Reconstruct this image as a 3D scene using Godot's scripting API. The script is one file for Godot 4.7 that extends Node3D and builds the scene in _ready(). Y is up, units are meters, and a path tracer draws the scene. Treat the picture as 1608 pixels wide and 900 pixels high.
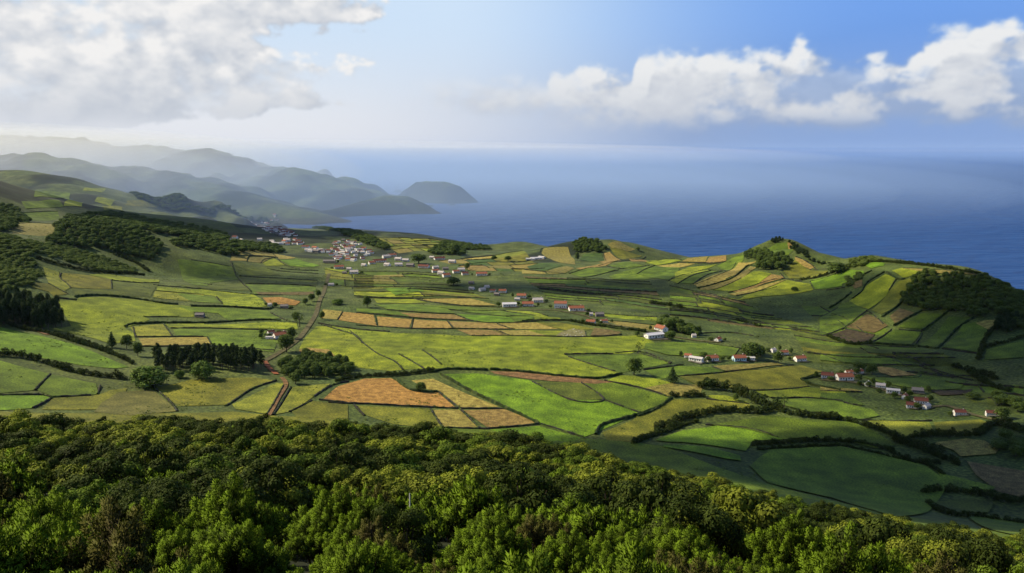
extends Node3D
# An island valley of walled fields seen from a shrub-covered hillside, the sea and far headlands beyond.

class Mb:
	var v := PackedVector3Array()
	var n := PackedVector3Array()
	var c := PackedColorArray()
	func tri(a: Vector3, b: Vector3, d: Vector3, na: Vector3, nb: Vector3, nd: Vector3, col: Color) -> void:
		if (d - a).cross(b - a).dot(na) < 0.0:
			var swap := b; b = d; d = swap
			swap = nb; nb = nd; nd = swap
		v.append(a); v.append(b); v.append(d)
		n.append(na); n.append(nb); n.append(nd)
		c.append(col); c.append(col); c.append(col)
	func flat(a: Vector3, b: Vector3, d: Vector3, col: Color) -> void:
		var m := (d - a).cross(b - a).normalized()
		tri(a, b, d, m, m, m, col)
	func quad(a: Vector3, b: Vector3, d: Vector3, e: Vector3, col: Color) -> void:
		flat(a, b, d, col); flat(a, d, e, col)
	func box(lo: Vector3, hi: Vector3, col: Color) -> void:
		var p := []
		for k in 8: p.append(Vector3(hi.x if k & 1 else lo.x, hi.y if k & 2 else lo.y, hi.z if k & 4 else lo.z))
		for q in [[0, 2, 3, 1], [5, 7, 6, 4], [4, 6, 2, 0], [1, 3, 7, 5], [2, 6, 7, 3], [0, 1, 5, 4]]:
			quad(p[q[0]], p[q[1]], p[q[2]], p[q[3]], col)
	func tube(a: Vector3, b: Vector3, ra: float, rb: float, sides: int, col: Color) -> void:
		var d := (b - a).normalized()
		var s := d.cross(Vector3(0.31, 0.17, 0.93)).normalized()
		var t := d.cross(s)
		for k in sides:
			var u := s * cos(TAU * k / sides) + t * sin(TAU * k / sides)
			var w := s * cos(TAU * (k + 1) / sides) + t * sin(TAU * (k + 1) / sides)
			tri(a + u * ra, b + u * rb, b + w * rb, u, u, w, col)
			tri(a + u * ra, b + w * rb, a + w * ra, u, w, w, col)
	func put(to: ArrayMesh, mat: Material) -> void:
		if v.is_empty(): return
		var ar := []
		ar.resize(Mesh.ARRAY_MAX)
		ar[Mesh.ARRAY_VERTEX] = v; ar[Mesh.ARRAY_NORMAL] = n; ar[Mesh.ARRAY_COLOR] = c
		to.add_surface_from_arrays(Mesh.PRIMITIVE_TRIANGLES, ar)
		to.surface_set_material(to.get_surface_count() - 1, mat)
	func mesh(mat: Material) -> ArrayMesh:
		var m := ArrayMesh.new()
		put(m, mat)
		return m

var rng := RandomNumberGenerator.new()
var M := {}
var taken := {}

# ---------------------------------------------------------------- naming
func numbered(called: String) -> String:
	var k: int = taken.get(called, 0)
	taken[called] = k + 1
	return called if k == 0 else "%s_%03d" % [called, k]

func tag(o: Node, label := "", category := "", group := "", kind := "") -> Node:
	if label: o.set_meta("label", label)
	if category: o.set_meta("category", category)
	if group: o.set_meta("group", group)
	if kind: o.set_meta("kind", kind)
	return o

func top(o: Node, called: String) -> Node:
	o.name = numbered(called)
	add_child(o, true)
	return o

func show_mesh(m: Mesh, called: String, parent: Node = null) -> MeshInstance3D:
	var o := MeshInstance3D.new()
	o.mesh = m
	if parent == null: top(o, called)
	else:
		o.name = called
		parent.add_child(o, true)
	return o

const NTH := ["first", "second", "third", "fourth", "fifth", "sixth", "seventh", "eighth", "ninth", "tenth"]
func nth(k: int) -> String:
	if k < 10: return NTH[k]
	var n := k + 1
	var e := "th"
	if n % 100 < 11 or n % 100 > 13: e = {1: "st", 2: "nd", 3: "rd"}.get(n % 10, "th")
	return "%d%s" % [n, e]

func by_bearing(list: Array, base: String, tail: String) -> void:
	# labels tell alike things apart by their order from left to right
	var l := list.duplicate()
	l.sort_custom(func(p, q): return p.position.x / -p.position.z < q.position.x / -q.position.z)
	for k in l.size(): l[k].set_meta("label", ("%s, %s from left %s" % [base, nth(k), tail]).strip_edges())

func rr(a: float, b: float) -> float: return rng.randf_range(a, b)
func vary(c: Color, by: float) -> Color:
	var k := 1.0 + rr(-by, by)
	return Color(c.r * k * (1.0 + rr(-by, by) * 0.35), c.g * k, c.b * k * (1.0 + rr(-by, by) * 0.35))
func away(p: float = 1.0) -> Vector3:
	var y := rr(-1, 1); var a := rr(0, TAU); var r := sqrt(1 - y * y)
	return Vector3(r * cos(a), y, r * sin(a)) * p

# ---------------------------------------------------------------- the land's height
const GX := -2300.0
const GZ := -3300.0
const GS := 10.0
const NX := 401
const NZ := 337
const CX := -2330.0
const CZ := -3330.0
const CS := 30.0
const CNX := 137
const CNZ := 117
var spots: Array[Vector3] = []
var ridges := []          # [slope, rounding, PackedVector3Array]
var ground := PackedFloat32Array()

func spot(a: Array) -> void:
	for k in range(0, a.size(), 3): spots.append(Vector3(a[k], a[k + 1], a[k + 2]))

func ridge(slope: float, rounding: float, a: Array) -> void:
	var p := PackedVector3Array()
	for k in range(0, a.size(), 3): p.append(Vector3(a[k], a[k + 1], a[k + 2]))
	ridges.append([slope, rounding, p])

func kernel(r2: float) -> float: return 0.5 * r2 * log(r2) if r2 > 1e-12 else 0.0

func ridge_height(x: float, z: float) -> float:
	var best := -60.0
	for r in ridges:
		var p: PackedVector3Array = r[2]
		var wob := 1.0 + 0.22 * sin(x * 0.0061 + z * 0.0043 + 1.0) * sin(x * 0.0029 - z * 0.0071)
		if r[1] > 60.0: wob += 0.10 * sin(x * 0.017 + z * 0.011) + 0.07 * sin(x * 0.031 - z * 0.023)
		for k in p.size() - 1:
			var a := p[k]; var b := p[k + 1]
			var dx := b.x - a.x; var dz := b.z - a.z
			var t := clampf(((x - a.x) * dx + (z - a.z) * dz) / (dx * dx + dz * dz), 0, 1)
			var ex := x - a.x - t * dx; var ez := z - a.z - t * dz
			var h: float = a.y + t * (b.y - a.y) - r[0] * wob * (sqrt(ex * ex + ez * ez + r[1] * r[1]) - r[1])
			best = maxf(best, h)
	return best

func ripple(x: float, z: float) -> float: return 1.3 * sin(x * 0.031 + 0.7) * sin(z * 0.027 + 1.1) + 0.8 * sin(x * 0.017 - z * 0.041)

func smax(a: float, b: float) -> float: return maxf(a, b) + 2.0 * exp(-absf(a - b) / 4.0)

func survey() -> void:
	# a thin-plate surface through the spot heights, sampled every 30 m, then smoothly every 10 m
	var n := spots.size()
	var A := []
	for i in n + 3:
		var row := PackedFloat64Array()
		row.resize(n + 4)
		A.append(row)
	for i in n:
		for j in n:
			var dx := (spots[i].x - spots[j].x) / 1000.0; var dz := (spots[i].z - spots[j].z) / 1000.0
			A[i][j] = kernel(dx * dx + dz * dz) + (2e-5 if i == j else 0.0)
		var e := [1.0, spots[i].x / 1000.0, spots[i].z / 1000.0]
		for k in 3:
			A[i][n + k] = e[k]
			A[n + k][i] = e[k]
		A[i][n + 3] = spots[i].y
	var m := n + 3
	for k in m:
		var best := k
		for i in range(k + 1, m): if absf(A[i][k]) > absf(A[best][k]): best = i
		var swap = A[k]; A[k] = A[best]; A[best] = swap
		var rk: PackedFloat64Array = A[k]
		for i in range(k + 1, m):
			var ri: PackedFloat64Array = A[i]
			var q := ri[k] / rk[k]
			if q == 0.0: continue
			for j in range(k, m + 1): ri[j] -= q * rk[j]
			A[i] = ri
	var wt := PackedFloat64Array()
	wt.resize(m)
	for k in range(m - 1, -1, -1):
		var s: float = A[k][m]
		for j in range(k + 1, m): s -= A[k][j] * wt[j]
		wt[k] = s / A[k][k]
	var sx := PackedFloat32Array(); var sz := PackedFloat32Array()
	for p in spots:
		sx.append(p.x / 1000.0); sz.append(p.z / 1000.0)
	var co := PackedFloat32Array()
	co.resize(CNX * CNZ)
	for j in CNZ:
		for i in CNX:
			var x := (CX + CS * i) / 1000.0; var z := (CZ + CS * j) / 1000.0
			var h := wt[n] + wt[n + 1] * x + wt[n + 2] * z
			for k in n:
				var dx := x - sx[k]; var dz := z - sz[k]
				var r2 := dx * dx + dz * dz
				if r2 > 1e-12: h += wt[k] * 0.5 * r2 * log(r2)
			var fz := clampf((-z - 2.6) / 0.9, 0, 1)
			co[j * CNX + i] = h * (1 - fz) - 12.0 * fz
	ground.resize(NX * NZ)
	for j in NZ:
		for i in NX:
			var x := GX + GS * i; var z := GZ + GS * j
			var u := (x - CX) / CS; var w := (z - CZ) / CS
			var a := int(u); var b := int(w)
			u -= a; w -= b
			var col := [0.0, 0.0, 0.0, 0.0]
			for q in 4:
				var o := (b - 1 + q) * CNX + a
				col[q] = cubic_interpolate(co[o], co[o + 1], co[o - 1], co[o + 2], u)
			var h := cubic_interpolate(col[1], col[2], col[0], col[3], w)
			h += ripple(x, z) * clampf((-z - 450.0) / 200.0, 0, 1)
			if z < -1150.0: h = smax(h, ridge_height(x, z))
			ground[j * NX + i] = h

func hgt(x: float, z: float) -> float:
	var u := (x - GX) / GS; var w := (z - GZ) / GS
	if u < 0 or w < 0 or u >= NX - 1 or w >= NZ - 1: return smax(-12.0, ridge_height(x, z))
	var i := int(u); var j := int(w)
	u -= i; w -= j
	var o := j * NX + i
	if u + w <= 1.0: return ground[o] + u * (ground[o + 1] - ground[o]) + w * (ground[o + NX] - ground[o])
	var d := ground[o + NX + 1]
	return d + (1 - u) * (ground[o + NX] - d) + (1 - w) * (ground[o + 1] - d)

func at(x: float, z: float, up := 0.0) -> Vector3: return Vector3(x, hgt(x, z) + up, z)

func slope_at(x: float, z: float) -> Vector3:
	return Vector3(hgt(x - 8, z) - hgt(x + 8, z), 16.0, hgt(x, z - 8) - hgt(x, z + 8)).normalized()

func points(a: Array) -> PackedVector2Array:
	var p := PackedVector2Array()
	for k in range(0, a.size(), 2): p.append(Vector2(a[k], a[k + 1]))
	return p

func area_of(p: PackedVector2Array) -> float:
	var s := 0.0
	for k in p.size():
		var q := p[(k + 1) % p.size()]
		s += p[k].x * q.y - q.x * p[k].y
	return absf(s) * 0.5

# ---------------------------------------------------------------- fields laid over the land
const SOIL := {
	"bright": Color(0.174, 0.290, 0.011), "light": Color(0.278, 0.310, 0.015), "green": Color(0.141, 0.202, 0.013), "dull": Color(0.110, 0.135, 0.015),
	"olive": Color(0.216, 0.202, 0.017), "strawgreen": Color(0.271, 0.269, 0.024), "straw": Color(0.403, 0.329, 0.072), "tan": Color(0.377, 0.262, 0.072), "tanolive": Color(0.289, 0.248, 0.057),
	"orange": Color(0.484, 0.268, 0.062), "orange2": Color(0.403, 0.262, 0.062), "brown": Color(0.074, 0.056, 0.027), "brown2": Color(0.175, 0.134, 0.046), "teal": Color(0.083, 0.141, 0.022),
	"rough": Color(0.141, 0.169, 0.020), "rough2": Color(0.181, 0.161, 0.038), "dirt": Color(0.256, 0.140, 0.057), "reddirt": Color(0.349, 0.114, 0.043), "asphalt": Color(0.146, 0.129, 0.052), "stones": Color(0.293, 0.263, 0.106)}
const CROPS := ["straw", "tan", "orange", "orange2", "brown", "brown2", "tanolive", "dirt", "reddirt", "asphalt", "stones"]
const WORDS := {"bright": "bright green pasture", "light": "light green meadow", "green": "green pasture", "dull": "dull green strip", "olive": "olive meadow", "strawgreen": "yellowing meadow", "straw": "straw-coloured field", "tan": "tan dry field",
	"tanolive": "tan and olive field", "orange": "orange ploughed field", "orange2": "orange-tan field", "brown": "dark brown field", "brown2": "brown field", "teal": "dark blue-green field", "rough": "rough green field", "rough2": "rough brownish pasture", "dirt": "bare brown ground"}

func drape(poly: PackedVector2Array, up: float, col: Color, var_by := 0.05) -> Mb:
	var mb := Mb.new()
	var lo := poly[0]; var hi := poly[0]
	for p in poly:
		lo = lo.min(p); hi = hi.max(p)
	var i0 := maxi(int((lo.x - GX) / GS), 0); var i1 := mini(int((hi.x - GX) / GS), NX - 2)
	var j0 := maxi(int((lo.y - GZ) / GS), 0); var j1 := mini(int((hi.y - GZ) / GS), NZ - 2)
	for j in range(j0, j1 + 1):
		for i in range(i0, i1 + 1):
			var x := GX + i * GS; var z := GZ + j * GS
			var q := [Vector2(x, z), Vector2(x + GS, z), Vector2(x, z + GS), Vector2(x + GS, z + GS)]
			for t in [[q[0], q[1], q[2]], [q[1], q[3], q[2]]]:
				for piece: PackedVector2Array in Geometry2D.intersect_polygons(PackedVector2Array(t), poly):
					for k in range(1, piece.size() - 1):
						if absf((piece[k] - piece[0]).cross(piece[k + 1] - piece[0])) < 0.01: continue
						for e in [piece[0], piece[k], piece[k + 1]]:
							mb.v.append(at(e.x, e.y, up)); mb.n.append(slope_at(e.x, e.y))
							var s := 1.0 + var_by * (sin(e.x * 0.037 + e.y * 0.021 + col.r * 90.0) + sin(e.y * 0.053 - e.x * 0.017))
							mb.c.append(Color(col.r * s, col.g * s, col.b * s))
	return mb

var sheets := 0
func field(kind: String, layer: int, a: Array) -> void:
	var poly := points(a)
	if poly.size() < 3: return
	sheets += 1
	var mb := drape(poly, 0.3 + 0.2 * (layer - 1) + 0.004 * (sheets % 200), vary(SOIL[kind], 0.10), 0.07)
	if mb.v.is_empty(): return
	var big := area_of(poly)
	tag(show_mesh(mb.mesh(M.crop if kind in CROPS else M.grass), "field"), "%s %s" % ["large" if big > 20000 else "small" if big < 3500 else "walled", WORDS.get(kind, "field")], "", "fields of the valley", "structure")

func strips(a: Array, rows: int, cols: int, kinds: Array, seeded: int, place: String) -> void:
	var walls_before := get_child_count()
	# a block of old strip fields between low walls
	rng.seed = 700 + seeded
	var q := points(a)
	var cut := [0.0]
	for k in rows: cut.append(cut[-1] + rr(0.6, 1.5))
	var hold := Mb.new()
	for k in rows:
		var t0: float = cut[k] / cut[-1]; var t1: float = cut[k + 1] / cut[-1]
		var across := [0.0]
		for c in cols: across.append(across[-1] + rr(0.6, 1.4))
		var bend := rr(-0.02, 0.02)
		for c in cols:
			var s0: float = across[c] / across[-1]; var s1: float = across[c + 1] / across[-1]
			var P := func(s: float, t: float) -> Vector2: return q[0].lerp(q[1], s).lerp(q[3].lerp(q[2], s), clampf(t + 0.03 * sin(s * 5.0 + seeded), 0, 1))
			var poly := PackedVector2Array()
			for e in 4: poly.append(P.call(lerpf(s0, s1, e / 3.0), t0))
			for e in 4: poly.append(P.call(lerpf(s1, s0, e / 3.0), t1))
			var kind: String = kinds[rng.randi() % kinds.size()]
			var mb := drape(poly, 0.12, vary(SOIL[kind], 0.16), 0.07)
			if not mb.v.is_empty():
				tag(show_mesh(mb.mesh(M.crop if kind in CROPS else M.grass), "field"), "narrow %s between low walls" % WORDS[kind], "", "strip fields of the valley", "structure")
			if rr(0, 1) < 0.72:
				var side := []
				for e in 4: side.append_array([poly[e].x, poly[e].y])
				wall("wall", 1.3 if rr(0, 1) < 0.7 else 2.2, side, "low dark wall between narrow strip fields", "walls of the strip fields")
			if c > 0:
				wall("wall", 1.2, [poly[0].x, poly[0].y, poly[7].x, poly[7].y], "low dark wall between narrow strip fields", "walls of the strip fields")
	var mine := []
	for k in range(walls_before, get_child_count()):
		if get_child(k).has_meta("category"): mine.append(get_child(k))
	for k in mine.size(): mine[k].set_meta("label", "low wall between strip fields %s, %s from the far end" % [place, nth(k)])

func along(a: Array, step: float) -> PackedVector2Array:
	var p := points(a)
	var out := PackedVector2Array()
	var c := Curve2D.new()
	for k in p.size():
		var before := p[maxi(k - 1, 0)]; var after := p[mini(k + 1, p.size() - 1)]
		var d := (after - before) / 6.0
		c.add_point(p[k], -d, d)
	c.bake_interval = maxf(step * 0.5, 1.0)
	var L := c.get_baked_length()
	var n := maxi(int(L / step), 1)
	for k in n + 1: out.append(c.sample_baked(L * k / n))
	return out

func wall(kind: String, high: float, a: Array, label: String, group: String) -> void:
	rng.seed = 90 + int(absf(a[0]) * 7 + absf(a[1]) * 3) + a.size()
	var p := along(a, 3.5)
	if p.size() < 2: return
	if kind == "bush":
		var root := Node3D.new()
		var mm := MultiMesh.new()
		mm.transform_format = MultiMesh.TRANSFORM_3D
		mm.use_colors = true
		mm.mesh = bush_whole[1]
		var where := along(a, high * 0.42)
		mm.instance_count = where.size()
		root.position = at(where[0].x, where[0].y)
		for k in where.size():
			var s := high * rr(0.62, 1.15) / 4.0
			var g := at(where[k].x + rr(-1, 1) * high * 0.22, where[k].y + rr(-1, 1) * high * 0.22, -0.3)
			mm.set_instance_transform(k, Transform3D(Basis(Vector3.UP, rr(0, TAU)).scaled(Vector3(s * rr(0.8, 1.25), s * rr(0.8, 1.2), s * rr(0.8, 1.25))), g - root.position))
			var t := rr(0.55, 1.0)
			mm.set_instance_color(k, Color(t * rr(0.9, 1.1), t, t * rr(0.85, 1.1)))
		top(root, "hedgerow")
		var mi := MultiMeshInstance3D.new()
		mi.multimesh = mm
		mi.name = "foliage"
		mi.set_meta("kind", "stuff")
		root.add_child(mi, true)
		tag(root, label, "hedge", group)
		return
	var mb := Mb.new()
	var base := Color(0.030, 0.031, 0.024) if kind == "wall" else Color(0.022, 0.034, 0.012)
	var before := []
	for k in p.size():
		var d := (p[mini(k + 1, p.size() - 1)] - p[maxi(k - 1, 0)]).normalized()
		var s := Vector3(-d.y, 0, d.x)
		var half := (0.75 if kind == "wall" else 1.0) * rr(0.75, 1.3)
		var t := high * rr(0.7, 1.15)
		var g := at(p[k].x, p[k].y)
		var row := [g - s * half * 1.2 - Vector3(0, 0.4, 0), g - s * half * 0.8 + Vector3(0, t * 0.85, 0), g + Vector3(rr(-0.1, 0.1), t, 0), g + s * half * 0.8 + Vector3(0, t * 0.8, 0), g + s * half * 1.2 - Vector3(0, 0.4, 0)]
		if before:
			var col := vary(base, 0.35)
			if rr(0, 1) < 0.25: col = vary(Color(0.045, 0.06, 0.02), 0.3)
			for e in 4: mb.quad(before[e], before[e + 1], row[e + 1], row[e], col)
		before = row
		if rr(0, 1) < (0.16 if kind == "wall" else 0.3):
			var br := rr(0.6, 1.5); var bo := g + s * rr(-0.8, 0.8) + Vector3(0, t * 0.6, 0)
			for e in 26:
				var bd := away(); bd.y = absf(bd.y)
				leaf(mb, bo + bd * br, (bd + away(0.4)).normalized(), rr(0.5, 0.9), vary(Color(0.044, 0.070, 0.016), 0.4))
		var leaves := 2 if kind == "wall" else 26
		for e in leaves:
			if kind == "wall" and rr(0, 1) < 0.55: continue
			var o := g + s * rr(-1, 1) * half * 1.3 + Vector3(d.x, 0, d.y) * rr(-1.8, 1.8) + Vector3(0, t * rr(0.3, 1.25), 0)
			leaf(mb, o, (Vector3(0, 0.8, 0) + s * rr(-1, 1) + away(0.4)).normalized(), rr(0.35, 0.8), vary(Color(0.040, 0.068, 0.018), 0.4))
	var o := show_mesh(mb.mesh(M.leaf), "stone_wall" if kind == "wall" else "hedge")
	tag(o, label, "stone wall" if kind == "wall" else "hedge", group)

func road(wide: float, kind: String, label: String, a: Array) -> void:
	var p := along(a, 8.0)
	var l := PackedVector2Array(); var r := PackedVector2Array()
	for k in p.size():
		var d := (p[mini(k + 1, p.size() - 1)] - p[maxi(k - 1, 0)]).normalized()
		var s := Vector2(-d.y, d.x) * wide * 0.5
		l.append(p[k] + s); r.append(p[k] - s)
	r.reverse()
	l.append_array(r)
	var mb := Mb.new()
	for poly in Geometry2D.merge_polygons(l, PackedVector2Array()):
		var part := drape(poly, 0.75, SOIL[kind], 0.12)
		mb.v.append_array(part.v); mb.n.append_array(part.n); mb.c.append_array(part.c)
	tag(show_mesh(mb.mesh(M.crop), "road" if kind == "asphalt" else "track"), label, "", "", "structure")

# ---------------------------------------------------------------- leaves, shrubs and trees
func leaf(mb: Mb, o: Vector3, n: Vector3, size: float, col: Color) -> void:
	# one small spray of leaves: a bent rhombus
	var t := n.cross(away()).normalized()
	var s := n.cross(t)
	var a := o + t * size * 0.5; var b := o - t * size * 0.5
	var l := o + s * size * 0.3 - n * size * 0.08; var r := o - s * size * 0.3 - n * size * 0.08
	mb.tri(a, l, b, n, n, n, col); mb.tri(a, b, r, n, n, n, col)

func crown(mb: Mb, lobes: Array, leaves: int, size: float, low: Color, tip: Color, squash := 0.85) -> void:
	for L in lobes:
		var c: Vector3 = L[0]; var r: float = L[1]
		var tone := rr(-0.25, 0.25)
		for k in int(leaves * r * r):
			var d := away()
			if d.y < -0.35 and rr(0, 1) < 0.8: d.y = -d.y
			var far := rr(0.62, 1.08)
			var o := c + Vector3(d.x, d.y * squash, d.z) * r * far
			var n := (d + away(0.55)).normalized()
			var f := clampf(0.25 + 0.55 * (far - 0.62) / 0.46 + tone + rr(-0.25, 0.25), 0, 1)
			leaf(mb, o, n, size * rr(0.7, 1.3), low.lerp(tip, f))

func lobes_of(wide: float, low: float, high: float, n: int, each: float) -> Array:
	var out := []
	for k in n:
		var y := lerpf(low, high, (k + 0.5) / n)
		var f := (y - low) / (high - low)
		var ring := wide * sqrt(maxf(0.05, 1.0 - pow(f * 1.5 - 0.55, 2.0)))
		var a := k * 2.399 + rr(-0.5, 0.5)
		out.append([Vector3(cos(a) * ring * rr(0.35, 0.8), y, sin(a) * ring * rr(0.35, 0.8)), each * rr(0.75, 1.25)])
	return out

func limbs(mb: Mb, lobes: Array, high: float, r: float) -> void:
	var bark := Color(0.06, 0.045, 0.032)
	mb.tube(Vector3(0, -0.6, 0), Vector3(rr(-0.2, 0.2), high, rr(-0.2, 0.2)), r, r * 0.45, 7, bark)
	for k in range(0, lobes.size(), 2):
		var e: Vector3 = lobes[k][0]
		mb.tube(Vector3(0, high * rr(0.45, 0.95), 0), e, r * 0.35, r * 0.1, 5, bark)

var tree_parts := {}       # kind -> [[trunk mesh, crown mesh], ...] of unit-sized variants (height 10 m)
var tree_whole := {}
var bush_whole := []
func make_trees() -> void:
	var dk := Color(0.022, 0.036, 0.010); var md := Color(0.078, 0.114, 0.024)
	for kind in ["round", "dark", "pine", "cone", "sparse", "bush", "scrub"]:
		tree_parts[kind] = []; tree_whole[kind] = []
		for k in 3:
			rng.seed = hash(kind) % 9973 + k * 31
			var lo := []
			var cr := Mb.new(); var tr := Mb.new()
			match kind:
				"round":
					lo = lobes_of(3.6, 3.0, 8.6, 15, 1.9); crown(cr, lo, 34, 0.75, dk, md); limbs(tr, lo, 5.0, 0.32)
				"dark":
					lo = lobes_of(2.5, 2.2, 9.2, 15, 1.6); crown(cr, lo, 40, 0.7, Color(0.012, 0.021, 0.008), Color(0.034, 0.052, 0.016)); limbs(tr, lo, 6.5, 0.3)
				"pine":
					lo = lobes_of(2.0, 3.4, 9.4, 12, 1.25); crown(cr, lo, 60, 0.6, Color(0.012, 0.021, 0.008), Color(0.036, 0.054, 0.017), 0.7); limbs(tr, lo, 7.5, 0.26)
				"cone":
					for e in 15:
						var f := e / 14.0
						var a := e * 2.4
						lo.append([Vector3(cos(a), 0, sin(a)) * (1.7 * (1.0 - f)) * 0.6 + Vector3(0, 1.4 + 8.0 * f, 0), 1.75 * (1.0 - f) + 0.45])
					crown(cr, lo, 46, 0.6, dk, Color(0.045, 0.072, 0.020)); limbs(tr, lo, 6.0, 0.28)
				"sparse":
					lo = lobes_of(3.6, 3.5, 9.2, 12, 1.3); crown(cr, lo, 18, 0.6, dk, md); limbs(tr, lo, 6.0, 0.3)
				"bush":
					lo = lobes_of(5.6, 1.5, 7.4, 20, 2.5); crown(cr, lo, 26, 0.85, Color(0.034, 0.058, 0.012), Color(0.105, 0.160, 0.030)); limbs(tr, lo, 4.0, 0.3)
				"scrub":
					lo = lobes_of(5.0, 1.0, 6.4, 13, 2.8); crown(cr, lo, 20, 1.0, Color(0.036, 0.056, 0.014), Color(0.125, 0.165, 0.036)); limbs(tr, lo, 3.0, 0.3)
			tree_parts[kind].append([tr.mesh(M.bark), cr.mesh(M.leaf)])
			var whole := ArrayMesh.new()
			tr.put(whole, M.bark); cr.put(whole, M.leaf)
			tree_whole[kind].append(whole)
	for k in 2:
		rng.seed = 555 + k
		var lo := lobes_of(1.9, 0.7, 3.3, 8, 1.15)
		var cr := Mb.new()
		crown(cr, lo, 50, 0.5, Color(0.016, 0.025, 0.008), Color(0.060, 0.084, 0.020))
		bush_whole.append(cr.mesh(M.leaf_tinted))

func tree(kind: String, x: float, z: float, high: float, wide: float, label: String, group := "", called := "tree") -> Node3D:
	# a trunk with limbs and a crown; the prototypes are 10 m high
	var made: Array = tree_parts[kind]
	var pair: Array = made[rng.randi() % made.size()]
	var root := Node3D.new()
	top(root, called)
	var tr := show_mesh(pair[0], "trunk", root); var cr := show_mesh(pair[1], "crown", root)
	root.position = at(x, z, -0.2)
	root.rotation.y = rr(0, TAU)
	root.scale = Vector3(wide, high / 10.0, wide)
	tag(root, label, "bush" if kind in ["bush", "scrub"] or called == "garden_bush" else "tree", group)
	return root

const WIDTH := {"round": 9.6, "dark": 7.2, "pine": 6.0, "cone": 4.6, "sparse": 8.8, "bush": 13.6, "scrub": 13.0}

func lone_tree(kind: String, x: float, z: float, wide: float, high: float, label: String, called := "") -> void:
	rng.seed = int(absf(x) * 13 + absf(z) * 7)
	tree(kind, x, z, high, wide / WIDTH[kind], label, "", called if called else "bush" if kind == "bush" else "conifer" if kind == "cone" else "lone_tree")

func grass_tufts() -> void:
	# rushes and rank grass standing in the pastures
	rng.seed = 77
	var mb := Mb.new()
	for k in 9: leaf(mb, Vector3(rr(-0.7, 0.7), rr(0.1, 0.6), rr(-0.7, 0.7)), (Vector3.UP + away(0.6)).normalized(), rr(0.6, 1.1), vary(Color(0.062, 0.092, 0.018), 0.3))
	var m := mb.mesh(M.leaf)
	var patch := FastNoiseLite.new()
	patch.seed = 3; patch.frequency = 0.009; patch.fractal_octaves = 4
	var where := []
	for k in 60000:
		var p := Vector2(rr(-1000, 800), -rr(520, 1750))
		if absf(p.x) > -p.y * 0.68: continue
		var q := patch.get_noise_2d(p.x, p.y)
		if rr(0.0, 0.5) > q: continue
		where.append(Transform3D(Basis(Vector3.UP, rr(0, TAU)).scaled(Vector3.ONE * rr(0.5, 1.5)), at(p.x, p.y, 0.3)))
	var mm := MultiMesh.new()
	mm.transform_format = MultiMesh.TRANSFORM_3D
	mm.mesh = m
	mm.instance_count = where.size()
	for k in where.size(): mm.set_instance_transform(k, where[k])
	var mi := MultiMeshInstance3D.new()
	mi.multimesh = mm
	top(mi, "grass")
	tag(mi, "tufts of rank grass scattered over the pastures", "grass", "", "stuff")

func wood(kind: String, step: float, low: float, high: float, singly: int, label: String, group: String, a: Array) -> void:
	var poly := points(a)
	rng.seed = int(absf(a[0]) * 3 + absf(a[1])) + singly
	var lo := poly[0]; var hi := poly[0]
	for p in poly:
		lo = lo.min(p); hi = hi.max(p)
	var where := []
	var z := lo.y
	while z < hi.y:
		var x := lo.x
		while x < hi.x:
			var p := Vector2(x + rr(-0.5, 0.5) * step, z + rr(-0.5, 0.5) * step)
			if Geometry2D.is_point_in_polygon(p, poly) and hgt(p.x, p.y) > 2.0: where.append(p)
			x += step
		z += step
	where.sort_custom(func(p, q): return p.length() < q.length())
	var rest := []
	var mine_own := []
	for k in where.size():
		var h := rr(low, high)
		var broad: float = (step * rr(1.15, 1.6)) / WIDTH[kind]
		if kind == "pine" or kind == "dark": broad = step * rr(0.95, 1.3) / WIDTH[kind]
		if k < singly:
			mine_own.append(tree(kind, where[k].x, where[k].y, h, broad, label, group, "hill_shrub" if kind == "scrub" else "pine_tree" if kind == "pine" else "evergreen_tree" if kind == "dark" else "tree"))
		else:
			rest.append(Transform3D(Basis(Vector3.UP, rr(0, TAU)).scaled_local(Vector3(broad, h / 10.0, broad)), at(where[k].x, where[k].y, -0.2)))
	by_bearing(mine_own, label, "")
	for v in 3:
		var mine := []
		for k in range(v, rest.size(), 3): mine.append(rest[k])
		if mine.is_empty(): continue
		var mm := MultiMesh.new()
		mm.transform_format = MultiMesh.TRANSFORM_3D
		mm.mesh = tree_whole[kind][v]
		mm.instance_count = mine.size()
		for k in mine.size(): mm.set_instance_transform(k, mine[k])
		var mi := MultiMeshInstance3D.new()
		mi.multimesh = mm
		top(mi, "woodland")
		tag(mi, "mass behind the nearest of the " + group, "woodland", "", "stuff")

# ---------------------------------------------------------------- houses
var house_made := {}
func stone_yard(a: Array) -> void:
	# a walled yard of pale stones
	var poly := points(a)
	rng.seed = 31
	var root := Node3D.new()
	top(root, "stone_yard")
	root.position = at(poly[0].x, poly[0].y)
	var lo := poly[0]; var hi := poly[0]
	for p in poly:
		lo = lo.min(p); hi = hi.max(p)
	var mb := Mb.new()
	mb.box(Vector3(-0.8, -0.3, -0.5), Vector3(0.8, 0.9, 0.5), Color(0.42, 0.42, 0.40))
	var m := mb.mesh(M.plaster)
	var n := 0
	for k in 900:
		var p := Vector2(rr(lo.x, hi.x), rr(lo.y, hi.y))
		if n >= 70 or not Geometry2D.is_point_in_polygon(p, poly): continue
		n += 1
		var o := show_mesh(m, "stone", root)
		o.position = at(p.x, p.y) - root.position
		o.rotation.y = rr(0, PI)
		o.scale = Vector3(rr(0.6, 1.5), rr(0.6, 1.6), rr(0.6, 1.5))
	tag(root, "yard of pale grey stones at the right end of the straw field row", "stone yard")

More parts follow.
